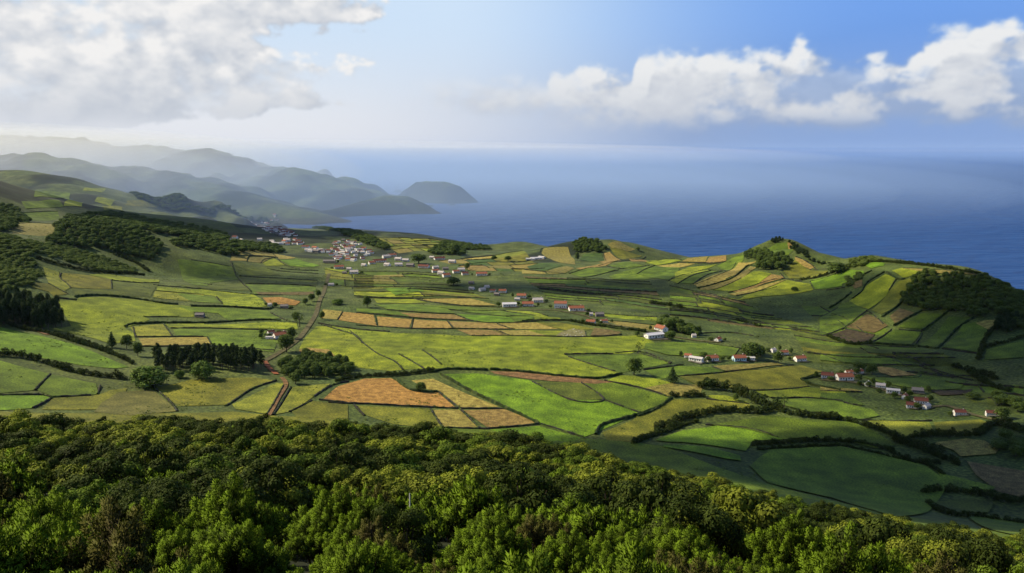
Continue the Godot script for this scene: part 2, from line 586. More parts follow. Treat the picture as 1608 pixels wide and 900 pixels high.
func house_parts(kind: String) -> Array:
	# [name, mesh, parent name] of a house 12 m long, 7 m wide, the walls 3 m high
	if house_made.has(kind): return house_made[kind]
	var L := 6.0; var W := 3.5; var H := 3.0; var R := 2.3
	var wc := Color(0.74, 0.73, 0.70); var rc := Color(0.30, 0.115, 0.062)
	match kind:
		"darkred": rc = Color(0.16, 0.058, 0.040)
		"white": rc = Color(0.48, 0.46, 0.43)
		"grey":
			wc = Color(0.20, 0.19, 0.18); rc = Color(0.19, 0.18, 0.17)
		"barn":
			H = 3.4; R = 1.3; rc = Color(0.66, 0.68, 0.70)
		"shed":
			R = 0.8; rc = Color(0.60, 0.60, 0.58); W = 2.6
		"redtall": H = 5.6
		"bluewall": wc = Color(0.42, 0.60, 0.68)
	var wl := Mb.new()
	wl.quad(Vector3(-L, -2, W), Vector3(-L, H, W), Vector3(L, H, W), Vector3(L, -2, W), wc)
	wl.quad(Vector3(L, -2, -W), Vector3(L, H, -W), Vector3(-L, H, -W), Vector3(-L, -2, -W), wc)
	for s in [-1, 1]:
		wl.quad(Vector3(s * L, -2, -W), Vector3(s * L, H, -W), Vector3(s * L, H, W), Vector3(s * L, -2, W), wc)
		wl.flat(Vector3(s * L, H, -W), Vector3(s * L, H + R, 0), Vector3(s * L, H, W), wc)
	var rf := Mb.new()
	for s in [-1, 1]:
		var e := Vector3(0, H - 0.25, s * (W + 0.45)); var r := Vector3(0, H + R + 0.05, 0)
		var x := Vector3(L + 0.4, 0, 0); var th := Vector3(0, 0.22, 0)
		for k in 6:
			# courses of tiles, each lying a little proud of the one below
			var a := e.lerp(r, k / 6.0); var b := e.lerp(r, (k + 1) / 6.0)
			rf.quad(a - x + th, b - x + th * 0.8, b + x + th * 0.8, a + x + th, vary(rc, 0.16))
			rf.quad(a - x, a - x + th, a + x + th, a + x, rc)
		rf.quad(e - x, r - x, r + x, e + x, rc)
		for t in [-1, 1]: rf.quad(e + x * t, r + x * t, r + x * t + th, e + x * t + th, rc)
	rf.box(Vector3(-L - 0.4, H + R + 0.1, -0.16), Vector3(L + 0.4, H + R + 0.36, 0.16), rc)
	var out := [["wall", wl.mesh(M.plaster), ""], ["roof", rf.mesh(M.tile), ""]]
	var dr := Mb.new()
	dr.box(Vector3(-0.55, 0, W - 0.02), Vector3(0.55, 2.1, W + 0.06), Color(0.06, 0.10, 0.07))
	out.append(["door", dr.mesh(M.paint), ""])
	for x in [-4.2, -2.1, 2.1, 4.2]:
		var wn := Mb.new()
		wn.box(Vector3(x - 0.5, 1.0, W - 0.02), Vector3(x + 0.5, 2.2, W + 0.05), Color(0.02, 0.025, 0.03))
		out.append(["window", wn.mesh(M.glass), ""])
	for s in [-1, 1]:
		var wn := Mb.new()
		wn.box(Vector3(s * (L + 0.02) - 0.04, 1.0, -0.5), Vector3(s * (L + 0.02) + 0.04, 2.2, 0.5), Color(0.02, 0.025, 0.03))
		out.append(["window", wn.mesh(M.glass), ""])
	if not kind in ["barn", "shed"]:
		var ch := Mb.new()
		ch.box(Vector3(3.6, H + 1.0, -0.9), Vector3(4.5, H + R + 1.0, -0.1), wc)
		ch.box(Vector3(3.5, H + R + 1.0, -1.0), Vector3(4.6, H + R + 1.15, 0.0), rc)
		out.append(["chimney", ch.mesh(M.plaster), "roof"])
	house_made[kind] = out
	return out

func house(kind: String, x: float, z: float, long: float, turn: float, label: String, group := "", detailed := true) -> Node3D:
	var root := Node3D.new()
	top(root, "barn" if kind == "barn" else "shed" if kind == "shed" else "house")
	var s := clampf(long / 12.0 * 0.84, 0.42, 2.4)
	var roof: Node = null
	for p in house_parts(kind):
		if not detailed and not p[0] in ["wall", "roof"]: continue
		var o := show_mesh(p[1], p[0], roof if p[2] == "roof" else root)
		if p[0] == "roof": roof = o
	root.position = at(x, z, 0.9)
	root.rotation_degrees.y = turn
	root.scale = Vector3(s, clampf(s, 0.7, 1.2), clampf(s, 0.6, 1.3))
	if detailed:
		var b := Basis(Vector3.UP, deg_to_rad(turn))
		var yard := PackedVector2Array()
		for q in [[-1.25, -1.6], [1.4, -1.3], [1.2, 2.1], [-0.7, 1.7]]:
			var w := b * Vector3(q[0] * 6.0 * s, 0, q[1] * 3.5 * s)
			yard.append(Vector2(x + w.x, z + w.z))
		var mb := drape(yard, 1.0, vary(Color(0.20, 0.175, 0.13), 0.25), 0.1)
		tag(show_mesh(mb.mesh(M.crop), "yard"), "bare yard around a house", "", "", "structure")
	tag(root, label, "barn" if kind == "barn" else "shed" if kind == "shed" else "house", group)
	return root

var row_houses := {}
func row_house(kind: String, x: float, z: float, long: float, turn: float, look: String) -> void:
	if not row_houses.has(look): row_houses[look] = []
	row_houses[look].append(house(kind, x, z, long, turn, look, "houses of the village row"))

func village(n: int, long: float, label: String, group: String, a: Array) -> void:
	var poly := points(a)
	rng.seed = n * 17 + int(absf(a[0]))
	var lo := poly[0]; var hi := poly[0]
	for p in poly:
		lo = lo.min(p); hi = hi.max(p)
	var done := []
	var made := {}
	for k in 4000:
		if done.size() >= n: break
		var p := Vector2(rr(lo.x, hi.x), rr(lo.y, hi.y))
		if not Geometry2D.is_point_in_polygon(p, poly): continue
		if done.any(func(q): return q.distance_to(p) < long * 0.9): continue
		done.append(p)
		var kind: String = ["white", "red", "darkred", "white", "darkred", "grey", "shed"][rng.randi() % 7]
		var look: String = {"white": "white", "red": "orange-roofed", "darkred": "dark-roofed", "grey": "grey", "shed": "low pale"}[kind]
		if not made.has(look): made[look] = []
		made[look].append(house(kind, p.x, p.y, long * rr(0.75, 1.35), rr(-40, 40), label, group, false))
	for look in made: by_bearing(made[look], look + " " + label, "")

# ---------------------------------------------------------------- the near hillside's shrubs
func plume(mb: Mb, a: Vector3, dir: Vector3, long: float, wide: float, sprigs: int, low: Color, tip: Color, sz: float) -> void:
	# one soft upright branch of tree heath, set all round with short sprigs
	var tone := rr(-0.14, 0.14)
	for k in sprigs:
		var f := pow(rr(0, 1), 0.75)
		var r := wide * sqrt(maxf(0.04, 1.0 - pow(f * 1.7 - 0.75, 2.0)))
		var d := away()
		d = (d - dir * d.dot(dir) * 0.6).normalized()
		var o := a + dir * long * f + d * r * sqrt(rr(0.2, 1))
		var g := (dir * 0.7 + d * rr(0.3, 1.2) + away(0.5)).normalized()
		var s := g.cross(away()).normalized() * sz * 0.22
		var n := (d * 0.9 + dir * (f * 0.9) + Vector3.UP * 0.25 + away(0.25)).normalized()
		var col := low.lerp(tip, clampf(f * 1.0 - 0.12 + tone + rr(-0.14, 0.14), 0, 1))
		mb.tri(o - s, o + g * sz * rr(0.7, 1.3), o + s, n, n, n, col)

func shrub_mesh(kind: String, k: int, lod: int) -> Array:
	# [stems, foliage] of a shrub about 2 m across and 2 m high
	rng.seed = hash(kind) % 7919 + k * 101 + lod
	var st := Mb.new(); var fo := Mb.new()
	var bark := Color(0.055, 0.042, 0.030)
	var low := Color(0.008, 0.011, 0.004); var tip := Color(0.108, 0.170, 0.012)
	if kind == "heath" or kind == "brown":
		if kind == "brown":
			low = Color(0.030, 0.024, 0.012); tip = Color(0.075, 0.078, 0.018)
		var heads := 7
		for hd in heads:
			# each main stem carries a rounded head of upright plumes
			var a := hd * 2.399 + rr(-0.3, 0.3)
			var r := 0.72 * sqrt(float(hd) / heads)
			var c := Vector3(cos(a) * r, 1.28 - 0.75 * r * r + rr(-0.28, 0.22), sin(a) * r)
			st.tube(Vector3(cos(a) * 0.08, -0.3, sin(a) * 0.08), c, 0.045, 0.015, 5, bark)
			var n := 9 if lod == 0 else 6
			for e in n:
				var b := e * 2.399 + hd
				var q := sqrt((e + 0.3) / n)
				var dir := (Vector3(cos(b) * q * 1.2, 1.0, sin(b) * q * 1.2) + Vector3(cos(a), 0, sin(a)) * r * 0.35 + away(0.12)).normalized()
				var foot := c + Vector3(cos(b) * q * 0.14, -0.18 - 0.16 * q, sin(b) * q * 0.14)
				plume(fo, foot, dir, rr(0.32, 0.50) * (1.1 - 0.35 * q), rr(0.105, 0.145), 620 if lod == 0 else 170, low, tip, 0.038 if lod == 0 else 0.075)
			# the duller foliage under the heads
			plume(fo, c * 0.35, c.normalized(), c.length() * 0.7, 0.22, 260 if lod == 0 else 90, low * 0.8, low.lerp(tip, 0.22), 0.07 if lod == 0 else 0.13)
	else:
		var lo := []
		var n := 15
		for e in n:
			var a := e * 2.399 + rr(-0.3, 0.3)
			var r := 0.84 * sqrt((e + 0.4) / n)
			lo.append([Vector3(cos(a) * r, 0.35 + 1.1 * sqrt(maxf(0.05, 1.0 - r * r)) + rr(-0.34, 0.3), sin(a) * r), rr(0.20, 0.44)])
		var rich := Color(0.012, 0.019, 0.006); var pale := Color(0.155, 0.180, 0.019)
		if kind == "leafy":
			rich = Color(0.012, 0.022, 0.006); pale = Color(0.098, 0.145, 0.015)
		if kind == "glossy":
			rich = Color(0.009, 0.014, 0.005); pale = Color(0.042, 0.058, 0.010)
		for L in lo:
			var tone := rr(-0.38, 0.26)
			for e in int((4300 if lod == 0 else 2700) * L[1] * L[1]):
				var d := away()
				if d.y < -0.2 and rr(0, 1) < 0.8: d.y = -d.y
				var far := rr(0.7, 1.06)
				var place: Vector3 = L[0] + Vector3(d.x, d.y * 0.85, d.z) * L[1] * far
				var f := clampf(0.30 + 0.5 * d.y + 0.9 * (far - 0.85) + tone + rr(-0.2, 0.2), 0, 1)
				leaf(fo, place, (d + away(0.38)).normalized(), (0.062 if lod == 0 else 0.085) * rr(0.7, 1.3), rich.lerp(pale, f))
		for e in lo: st.tube(Vector3(0, -0.3, 0), e[0], 0.04, 0.01, 4, bark)
	return [st, fo]

var shrub_spots := 0
func hillside_shrubs() -> void:
	var kinds := ["heath", "brown", "dome", "leafy", "glossy"]
	var made := {}
	for kind in kinds:
		for k in 3:
			for lod in 2:
				var p := shrub_mesh(kind, k, lod)
				var whole := ArrayMesh.new()
				p[0].put(whole, M.bark); p[1].put(whole, M.leaf)
				made["%s%d%d" % [kind, k, lod]] = [p[0].mesh(M.bark), p[1].mesh(M.leaf), whole]
	var patch := FastNoiseLite.new()
	patch.seed = 11; patch.frequency = 0.045
	rng.seed = 4242
	var where := []
	var z := -3.2
	while z > -190.0:
		var step := 1.62 + 0.021 * -z
		var half := 10.0 - z * 0.78
		var x := -half
		while x < half:
			var p := Vector2(x + rr(-0.45, 0.45) * step, z + rr(-0.45, 0.45) * step)
			if p.length() > 4.6 and rr(0, 1) > (0.10 if z > -34.0 else 0.17): where.append([p, step])
			x += step
		z -= step * 0.92
	# those that show largest: the nearest ones that are inside the view
	where.sort_custom(func(a, b): return a[0].length() < b[0].length())
	var singly := 0
	var rest := {}
	var rows := []
	for w in where:
		var p: Vector2 = w[0]
		var dist := p.length()
		var q := patch.get_noise_2d(p.x, p.y) + rr(-0.2, 0.2)
		var kind: String = "heath"
		var reach := 34.0 - clampf(p.x - 2.0, 0.0, 13.0) * 1.25
		if dist > reach + q * 22.0:
			var pick := q * 1.6 + rr(-0.35, 0.35)
			kind = "dome" if pick > 0.18 else "leafy" if pick > -0.10 else "glossy"
		if rr(0, 1) < (0.05 if dist < 40 else 0.03): kind = "brown"
		elif dist > 36.0 and rr(0, 1) < 0.10: kind = "heath"
		var lod := 0 if dist < 30.0 else 1
		var which := "%s%d%d" % [kind, rng.randi() % 3, lod]
		var wide: float = w[1] * rr(0.36, 0.74) * (1.0 + 0.25 * q)
		var tall := wide * rr(0.85, 1.3) * (1.0 + 0.3 * q)
		if kind == "glossy":
			wide *= 1.2; tall *= 1.4
		if dist < 34.0: tall = wide * rr(0.95, 1.4)
		else: tall = minf(tall, 1.7 + 0.9 * rr(0, 1) * rr(0, 1))
		var small := 1.0 - 0.22 * smoothstep(5.0, 14.0, p.x)
		wide *= small; tall *= small
		var g := at(p.x, p.y, -0.12)
		var inside := absf(p.x) < -p.y * 0.62 + 1.5 and p.y < -8.0
		var turn := Basis(Vector3.UP, rr(0, TAU)).scaled_local(Vector3(wide, tall, wide))
		if inside and singly < 300:
			singly += 1
			var root := Node3D.new()
			top(root, "shrub")
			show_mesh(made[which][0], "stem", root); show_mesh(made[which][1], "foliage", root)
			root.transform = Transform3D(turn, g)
			rows.append([root, kind, int(pow(maxf(-p.y - 8.0, 0.0), 0.8) / 2.2)])
			var words := {"heath": "bright-tipped feathery heath shrub on the near hillside", "brown": "brownish heath shrub among the green ones on the near hillside", "dome": "rounded pale green shrub on the near hillside", "leafy": "rounded leafy green shrub on the near hillside", "glossy": "dark glossy shrub on the near hillside"}
			tag(root, words[kind], "shrub", {"heath": "feathery heath shrubs of the near hillside", "brown": "brownish heath shrubs of the near hillside", "dome": "rounded shrubs of the near hillside", "leafy": "leafy shrubs of the near hillside", "glossy": "dark shrubs of the near hillside"}[kind])
		else:
			if not rest.has(which): rest[which] = []
			rest[which].append(Transform3D(turn, g))
	for band in 12:
		for kind in kinds:
			var same := rows.filter(func(e): return e[1] == kind and e[2] == band).map(func(e): return e[0])
			by_bearing(same, {"heath": "bright-tipped feathery heath shrub", "brown": "brownish feathery heath shrub", "dome": "rounded pale green shrub", "leafy": "rounded leafy green shrub", "glossy": "dark glossy shrub"}[kind], "in the %s row of the near hillside" % ("nearest" if band == 0 else nth(band)))
	for which in rest:
		var mm := MultiMesh.new()
		mm.transform_format = MultiMesh.TRANSFORM_3D
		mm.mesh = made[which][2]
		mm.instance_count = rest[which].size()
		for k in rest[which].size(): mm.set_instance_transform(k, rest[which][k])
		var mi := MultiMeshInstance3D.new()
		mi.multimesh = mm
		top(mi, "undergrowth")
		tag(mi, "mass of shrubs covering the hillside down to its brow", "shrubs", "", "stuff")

# ---------------------------------------------------------------- air
const SUN_AZ := 75.0      # degrees left of the view
const SUN_EL := 40.0
func to_sun() -> Vector3:
	var a := deg_to_rad(SUN_AZ); var e := deg_to_rad(SUN_EL)
	return Vector3(-sin(a) * cos(e), sin(e), -cos(a) * cos(e))

func cloud(x: float, z: float, rx: float, rz: float, high: float, density: float, lobes: int, label: String) -> void:
	# a cumulus drifting above the place (x, z) that it shades
	rng.seed = int(absf(x) + absf(z))
	var s := to_sun()
	var base := hgt(x, z)
	var o := Vector3(x, base, z) + s * ((high - base) / s.y)
	var root := Node3D.new()
	top(root, "cloud")
	root.position = o
	for k in lobes:
		var f := FogVolume.new()
		f.shape = RenderingServer.FOG_VOLUME_SHAPE_ELLIPSOID
		var a := k * 2.399; var r := sqrt(float(k) / lobes)
		f.size = Vector3(rx * rr(0.7, 1.15), 150.0 * rr(0.8, 1.3), rz * rr(0.7, 1.15)) if k > 0 else Vector3(rx * 1.3, 190, rz * 1.3)
		f.position = Vector3(cos(a) * r * rx * 0.75, rr(-20, 40), sin(a) * r * rz * 0.75)
		var m := FogMaterial.new()
		m.density = density
		m.albedo = Color(0.98, 0.98, 0.98)
		f.material = m
		f.name = "lobe"
		root.add_child(f, true)
	tag(root, label, "cloud", "", "stuff")

var sky_noise := FastNoiseLite.new()
var sky_fine := FastNoiseLite.new()
func along_table(tab: Array, x: float) -> float:
	for k in range(1, tab.size()):
		if x < tab[k][0]: return lerpf(tab[k - 1][1], tab[k][1], smoothstep(0.0, 1.0, clampf((x - tab[k - 1][0]) / (tab[k][0] - tab[k - 1][0]), 0, 1)))
	return tab[-1][1]

const BANK := [[1.0, -34.0], [1.5, -23.0], [2.2, -17.5], [3.0, -11.0], [4.0, -9.6], [5.0, -9.8], [5.9, -12.0], [6.6, -16.2], [7.6, -15.0], [8.4, -10.2], [9.5, -9.4], [10.5, -8.6], [20.0, -7.0]]
const CREST := [[1.6, 2.6], [2.8, 5.1], [4.5, 5.6], [6.6, 5.0], [7.7, 4.4], [8.3, 6.5], [10.5, 6.6], [12.0, 6.2], [14.0, 5.6], [17.2, 5.7], [18.1, 6.7], [19.0, 6.2], [20.3, 6.1], [22.5, 5.6], [24.0, 5.1], [25.4, 6.3], [28.0, 6.8], [30.0, 7.0], [33.0, 6.4], [44.0, 4.0]]

func puffs(az: float, el: float) -> float:
	# how much cloud stands at this azimuth (from the view, to the right) and height, in degrees
	var f := sky_noise.get_noise_2d(az * 1.0, el * 1.7) + 0.55 * sky_fine.get_noise_2d(az, el * 1.5)
	var d := 0.0
	# the great bank on the left
	if az < 0.0 and az > -60.0:
		var s := (along_table(BANK, el) + 1.6 - az) / 3.4 + f * 1.7 + 0.1
		d = maxf(d, smoothstep(0.0, 1.0, s) * (1.0 - smoothstep(36.0, 52.0, -az)) * clampf(0.82 + f * 0.85, 0.3, 1.0))
	# the row of cumulus over the sea
	if az > -8.0 and az < 60.0:
		var s := (along_table(CREST, az) - el) / 1.25 + f * 1.05 + 0.25
		var thick := clampf(0.66 + f * 0.75, 0.40, 0.84)
		d = maxf(d, smoothstep(0.0, 1.0, s) * thick * smoothstep(0.2, 2.3, el + 0.5 * f) * smoothstep(-1.0, 4.0, az) * (1.0 - smoothstep(36.0, 52.0, az)))
		d = maxf(d, (0.55 + 0.6 * f) * smoothstep(-9.0, -3.0, az) * (1.0 - smoothstep(36.0, 50.0, az)) * smoothstep(1.3, 3.2, el) * (1.0 - smoothstep(3.4, 5.2, el + f)))
		d = maxf(d, smoothstep(0.1, 0.7, f + 0.05) * 0.45 * smoothstep(-8.0, -4.0, az) * (1.0 - smoothstep(2.0, 8.0, az)) * smoothstep(1.6, 2.8, el) * (1.0 - smoothstep(4.0, 5.6, el)))
	# fair-weather cloud elsewhere
	var out := maxf(smoothstep(36.0, 52.0, absf(az)), smoothstep(12.0, 20.0, el))
	d = maxf(d, out * (sky_noise.get_noise_2d(az * 0.45 + 300.0, el * 0.8) * 1.5 + f * 0.3 + 0.02) * smoothstep(0.5, 4.0, el) * (1.0 - 0.5 * smoothstep(45.0, 80.0, el)))
	return clampf(d, 0.0, 1.0)

func sky_color(az: float, el: float) -> Color:
	var t := clampf(el / 12.0, 0, 1)
	var side := smoothstep(-26.0, 26.0, az) if absf(az) < 100.0 else 1.0 - smoothstep(100.0, 150.0, absf(az))
	var up := Color(0.82, 0.90, 0.985).lerp(Color(0.42, 0.62, 0.925), smoothstep(0.36, 1.15, side))
	var haze := Color(0.925, 0.93, 0.945).lerp(Color(0.40, 0.53, 0.75), pow(side, 2.1))
	var c := haze.lerp(up, smoothstep(0.04, 0.75, t))
	c = c.lerp(Color(0.20, 0.40, 0.80), smoothstep(14.0, 60.0, el))
	var d := puffs(az, el)
	if d > 0.0:
		var toward := puffs(az - 1.0, el + 0.8)
		var lit := clampf(0.60 + (d - toward) * 1.1 + 0.55 * sky_fine.get_noise_2d(az * 0.8 + 70.0, el * 1.4) + 0.35 * sky_noise.get_noise_2d(az + 90.0, el * 2.0), 0, 1)
		lit *= lerpf(0.30, 1.0, smoothstep(1.2, 5.6, el))
		var white := Color(0.775, 0.80, 0.84).lerp(Color(0.965, 0.96, 0.955), lit) if az < -4.0 else Color(0.765, 0.79, 0.835).lerp(Color(0.935, 0.94, 0.945), lit)
		white = haze.lerp(white, smoothstep(0.3, 2.6, el))
		c = c.lerp(white, smoothstep(0.0, 0.8, d))
	return c.srgb_to_linear()

func make_sky() -> PanoramaSkyMaterial:
	sky_noise.seed = 5; sky_noise.frequency = 0.11; sky_noise.fractal_octaves = 5
	sky_fine.seed = 9; sky_fine.frequency = 0.40; sky_fine.fractal_octaves = 6; sky_fine.fractal_gain = 0.58
	var w := 4096; var h := 2048
	var small := Image.create(512, 256, false, Image.FORMAT_RGBF)
	for y in 256:
		var el := 90.0 - (y + 0.5) / 256.0 * 180.0
		for x in 512:
			var az := wrapf((x + 0.5) / 512.0 * 360.0, -180.0, 180.0)
			small.set_pixel(x, y, sky_color(az, maxf(el, 0.0)))
	small.resize(w, h, Image.INTERPOLATE_CUBIC)
	var y0 := int((90.0 - 14.0) / 180.0 * h); var y1 := h / 2 + 2
	var half := int(38.0 / 360.0 * w)
	for y in range(y0, y1):
		var el := 90.0 - (y + 0.5) / h * 180.0
		for k in range(-half, half):
			small.set_pixel(posmod(k, w), y, sky_color((k + 0.5) / w * 360.0, maxf(el, 0.0)))
	var m := PanoramaSkyMaterial.new()
	m.panorama = ImageTexture.create_from_image(small)
	return m

# ---------------------------------------------------------------- materials
func noise_tex(seeded: int, freq: float, octaves: int, lo: Color, hi: Color, size := 256) -> ImageTexture:
	# tileable noise: four shifted copies blended so that the contrast stays even
	var n := FastNoiseLite.new()
	n.seed = seeded; n.frequency = freq * 2.0; n.fractal_octaves = octaves
	var im := Image.create(size, size, false, Image.FORMAT_RGB8)
	for y in size:
		var wy := smoothstep(0.0, 1.0, float(y) / size)
		for x in size:
			var wx := smoothstep(0.0, 1.0, float(x) / size)
			var a := (1 - wx) * (1 - wy); var b := wx * (1 - wy); var c := (1 - wx) * wy; var d := wx * wy
			var s := a * n.get_noise_2d(x + size, y + size) + b * n.get_noise_2d(x, y + size) + c * n.get_noise_2d(x + size, y) + d * n.get_noise_2d(x, y)
			s /= sqrt(a * a + b * b + c * c + d * d)
			im.set_pixel(x, y, lo.lerp(hi, clampf(0.5 + s * 0.95, 0, 1)))
	return ImageTexture.create_from_image(im)

func bumps_tex(seeded: int, freq: float) -> ImageTexture:
	var im := noise_tex(seeded, freq, 5, Color.BLACK, Color.WHITE).get_image()
	im.bump_map_to_normal_map(4.0)
	return ImageTexture.create_from_image(im)

func worldly(m: StandardMaterial3D, coarse: Texture2D, across: float, fine: Texture2D, fine_across: float) -> StandardMaterial3D:
	m.albedo_texture = coarse
	m.uv1_triplanar = true; m.uv1_world_triplanar = true
	m.uv1_scale = Vector3.ONE / across
	if fine:
		m.detail_enabled = true
		m.detail_blend_mode = BaseMaterial3D.BLEND_MODE_MUL
		m.detail_albedo = fine
		m.detail_uv_layer = BaseMaterial3D.DETAIL_UV_2
		m.uv2_triplanar = true; m.uv2_world_triplanar = true
		m.uv2_scale = Vector3.ONE / fine_across
	return m

func plain_mat(rough := 0.9) -> StandardMaterial3D:
	var m := StandardMaterial3D.new()
	m.vertex_color_use_as_albedo = true
	m.roughness = rough
	m.metallic_specular = 0.3
	return m

func make_materials() -> void:
	var mottle := noise_tex(1, 0.012, 6, Color(0.64, 0.68, 0.60), Color(1, 1, 1))
	var fine := noise_tex(2, 0.035, 5, Color(0.60, 0.64, 0.60), Color(1, 1, 1))
	var dry := noise_tex(3, 0.03, 5, Color(0.68, 0.66, 0.62), Color(1, 1, 1))
	M.grass = worldly(plain_mat(0.95), mottle, 170.0, fine, 37.0)
	M.crop = worldly(plain_mat(0.95), dry, 120.0, fine, 27.0)
	M.land = worldly(plain_mat(0.95), mottle, 260.0, noise_tex(4, 0.03, 5, Color(0.5, 0.55, 0.5), Color(1, 1, 1)), 60.0)
	M.leaf = plain_mat(0.7)
	M.leaf.metallic_specular = 0.14
	M.leaf.backlight_enabled = true
	M.leaf.backlight = Color(0.45, 0.52, 0.22)
	M.leaf_tinted = M.leaf.duplicate()
	M.bark = plain_mat(0.95)
	M.plaster = worldly(plain_mat(0.9), noise_tex(6, 0.02, 4, Color(0.84, 0.83, 0.80), Color(1, 1, 1)), 9.0, null, 1.0)
	M.tile = worldly(plain_mat(0.85), noise_tex(7, 0.05, 4, Color(0.66, 0.62, 0.60), Color(1, 1, 1)), 6.0, null, 1.0)
	M.paint = plain_mat(0.5)
	M.glass = plain_mat(0.1)
	var sea := StandardMaterial3D.new()
	sea.albedo_color = Color(0.008, 0.038, 0.125).linear_to_srgb()
	sea.albedo_texture = noise_tex(12, 0.02, 5, Color(0.92, 0.93, 0.95), Color(1, 1, 1))
	sea.roughness = 0.5
	sea.metallic_specular = 0.25
	sea.normal_enabled = true
	sea.normal_texture = bumps_tex(8, 0.03)
	sea.normal_scale = 0.3
	sea.uv1_triplanar = true; sea.uv1_world_triplanar = true
	sea.uv1_scale = Vector3(1.0 / 2900.0, 1.0, 1.0 / 1100.0)
	M.sea = sea

# ---------------------------------------------------------------- land, sea and headlands
var patches := FastNoiseLite.new()
var woods := FastNoiseLite.new()
var crags := FastNoiseLite.new()
func land_color(x: float, z: float, h: float, steep: float) -> Color:
	var c := Color(0.098, 0.140, 0.027)
	var s := woods.get_noise_2d(x * 2.2, z * 2.2)
	c = c.lerp(Color(0.142, 0.165, 0.036), clampf(0.5 + s, 0, 1))
	if z < -1900.0 or x < -900.0:
		var p := patches.get_noise_2d(x, z)
		var q := Color(0.085, 0.125, 0.034).lerp(Color(0.150, 0.165, 0.052), clampf(p * 0.5 + 0.5, 0, 1))
		var w := clampf((woods.get_noise_2d(x * 1.7, z * 1.7) + 0.10 - maxf(0.0, (0.94 - steep) * -1.5)) * 7.0, 0, 1)
		c = q.lerp(Color(0.026, 0.042, 0.015), w)
	c = c.lerp(Color(0.034, 0.040, 0.015), smoothstep(-430.0, -330.0, z))
	if h < 20.0 or steep < 0.84: c = c.lerp(Color(0.050, 0.046, 0.040), 0.7)
	return c

func sheet(called: String, x0: float, z0: float, step: float, nx: int, nz: int, heights: PackedFloat32Array, label: String) -> void:
	var v := PackedVector3Array(); var n := PackedVector3Array(); var c := PackedColorArray(); var idx := PackedInt32Array()
	for j in nz:
		for i in nx:
			var o := j * nx + i
			v.append(Vector3(x0 + i * step, heights[o], z0 + j * step))
			var l := heights[o - 1] if i > 0 else heights[o]; var r := heights[o + 1] if i < nx - 1 else heights[o]
			var u := heights[o - nx] if j > 0 else heights[o]; var d := heights[o + nx] if j < nz - 1 else heights[o]
			var m := Vector3(l - r, 2.0 * step, u - d).normalized()
			n.append(m)
			c.append(land_color(x0 + i * step, z0 + j * step, heights[o], m.y))
			if i < nx - 1 and j < nz - 1:
				if maxf(maxf(heights[o], heights[o + 1]), maxf(heights[o + nx], heights[o + nx + 1])) < -8.0: continue
				idx.append_array(PackedInt32Array([o, o + 1, o + nx, o + 1, o + nx + 1, o + nx]))
	var ar := []
	ar.resize(Mesh.ARRAY_MAX)
	ar[Mesh.ARRAY_VERTEX] = v; ar[Mesh.ARRAY_NORMAL] = n; ar[Mesh.ARRAY_COLOR] = c; ar[Mesh.ARRAY_INDEX] = idx
	var mesh := ArrayMesh.new()
	mesh.add_surface_from_arrays(Mesh.PRIMITIVE_TRIANGLES, ar)
	mesh.surface_set_material(0, M.land)
	tag(show_mesh(mesh, called), label, "", "", "structure")

func make_land() -> void:
	patches.seed = 21; patches.noise_type = FastNoiseLite.TYPE_CELLULAR; patches.cellular_return_type = FastNoiseLite.RETURN_CELL_VALUE; patches.frequency = 0.007
	crags.seed = 23; crags.frequency = 0.0055; crags.fractal_octaves = 4
	woods.seed = 22; woods.frequency = 0.0016; woods.fractal_octaves = 5
	sheet("terrain", GX, GZ, GS, NX, NZ, ground, "rolling farmland of the island from the hillside to the coast")
	var step := 27.0; var nx := 265; var nz := 190
	var x0 := -6400.0; var z0 := GZ + 12.0 - step * (nz - 1)
	var hs := PackedFloat32Array()
	for j in nz:
		for i in nx:
			var x := x0 + i * step; var z := z0 + j * step
			var h := smax(-12.0, ridge_height(x, z))
			if h > 5.0: h += clampf((h - 70.0) / 120.0, 0, 1) * clampf((GZ - z - 200.0) / 400.0, 0, 1) * 30.0 * crags.get_noise_2d(x, z)
			hs.append(h - (1.5 if j == nz - 1 else 0.0))
	sheet("hills", x0, z0, step, nx, nz, hs, "hazy mountains and dark headlands beyond the village")
	var p := PlaneMesh.new()
	p.size = Vector2(110000, 110000)
	p.subdivide_width = 20; p.subdivide_depth = 20
	p.material = M.sea
	var o := show_mesh(p, "sea")
	o.position = Vector3(0, 0, -20000)
	tag(o, "wide blue sea reaching to the hazy horizon", "", "", "structure")

func _ready() -> void:
	var cam := Camera3D.new()
	cam.name = "Camera"
	cam.fov = rad_to_deg(2.0 * atan(450.0 / 1340.0))
	cam.near = 0.3; cam.far = 120000.0
	cam.position = Vector3(0, 300, 0)
	cam.rotation.x = -atan(214.0 / 1340.0)
	add_child(cam)
	make_materials()
	var we := WorldEnvironment.new()
	we.name = "Environment"
	var env := Environment.new()
	env.background_mode = Environment.BG_SKY
	env.sky = Sky.new()
	env.sky.sky_material = make_sky()
	env.background_energy_multiplier = 0.52
	env.tonemap_mode = Environment.TONE_MAPPER_LINEAR
	env.tonemap_exposure = 1.88
	env.sdfgi_enabled = true; env.ssao_enabled = true; env.ssil_enabled = true
	env.fog_enabled = true
	env.fog_light_color = Color(0.68, 0.80, 1.0)
	env.fog_density = 0.000005
	env.volumetric_fog_enabled = true
	env.volumetric_fog_density = 0.0
	we.environment = env
	add_child(we)
	var sun := DirectionalLight3D.new()
	sun.name = "Sun"
	sun.light_energy = 1.6
	sun.light_color = Color(1.0, 0.94, 0.82)
	sun.light_angular_distance = 0.5
	sun.shadow_enabled = true
	add_child(sun)
	sun.look_at_from_position(Vector3.ZERO, -to_sun(), Vector3.UP)
	build_place()

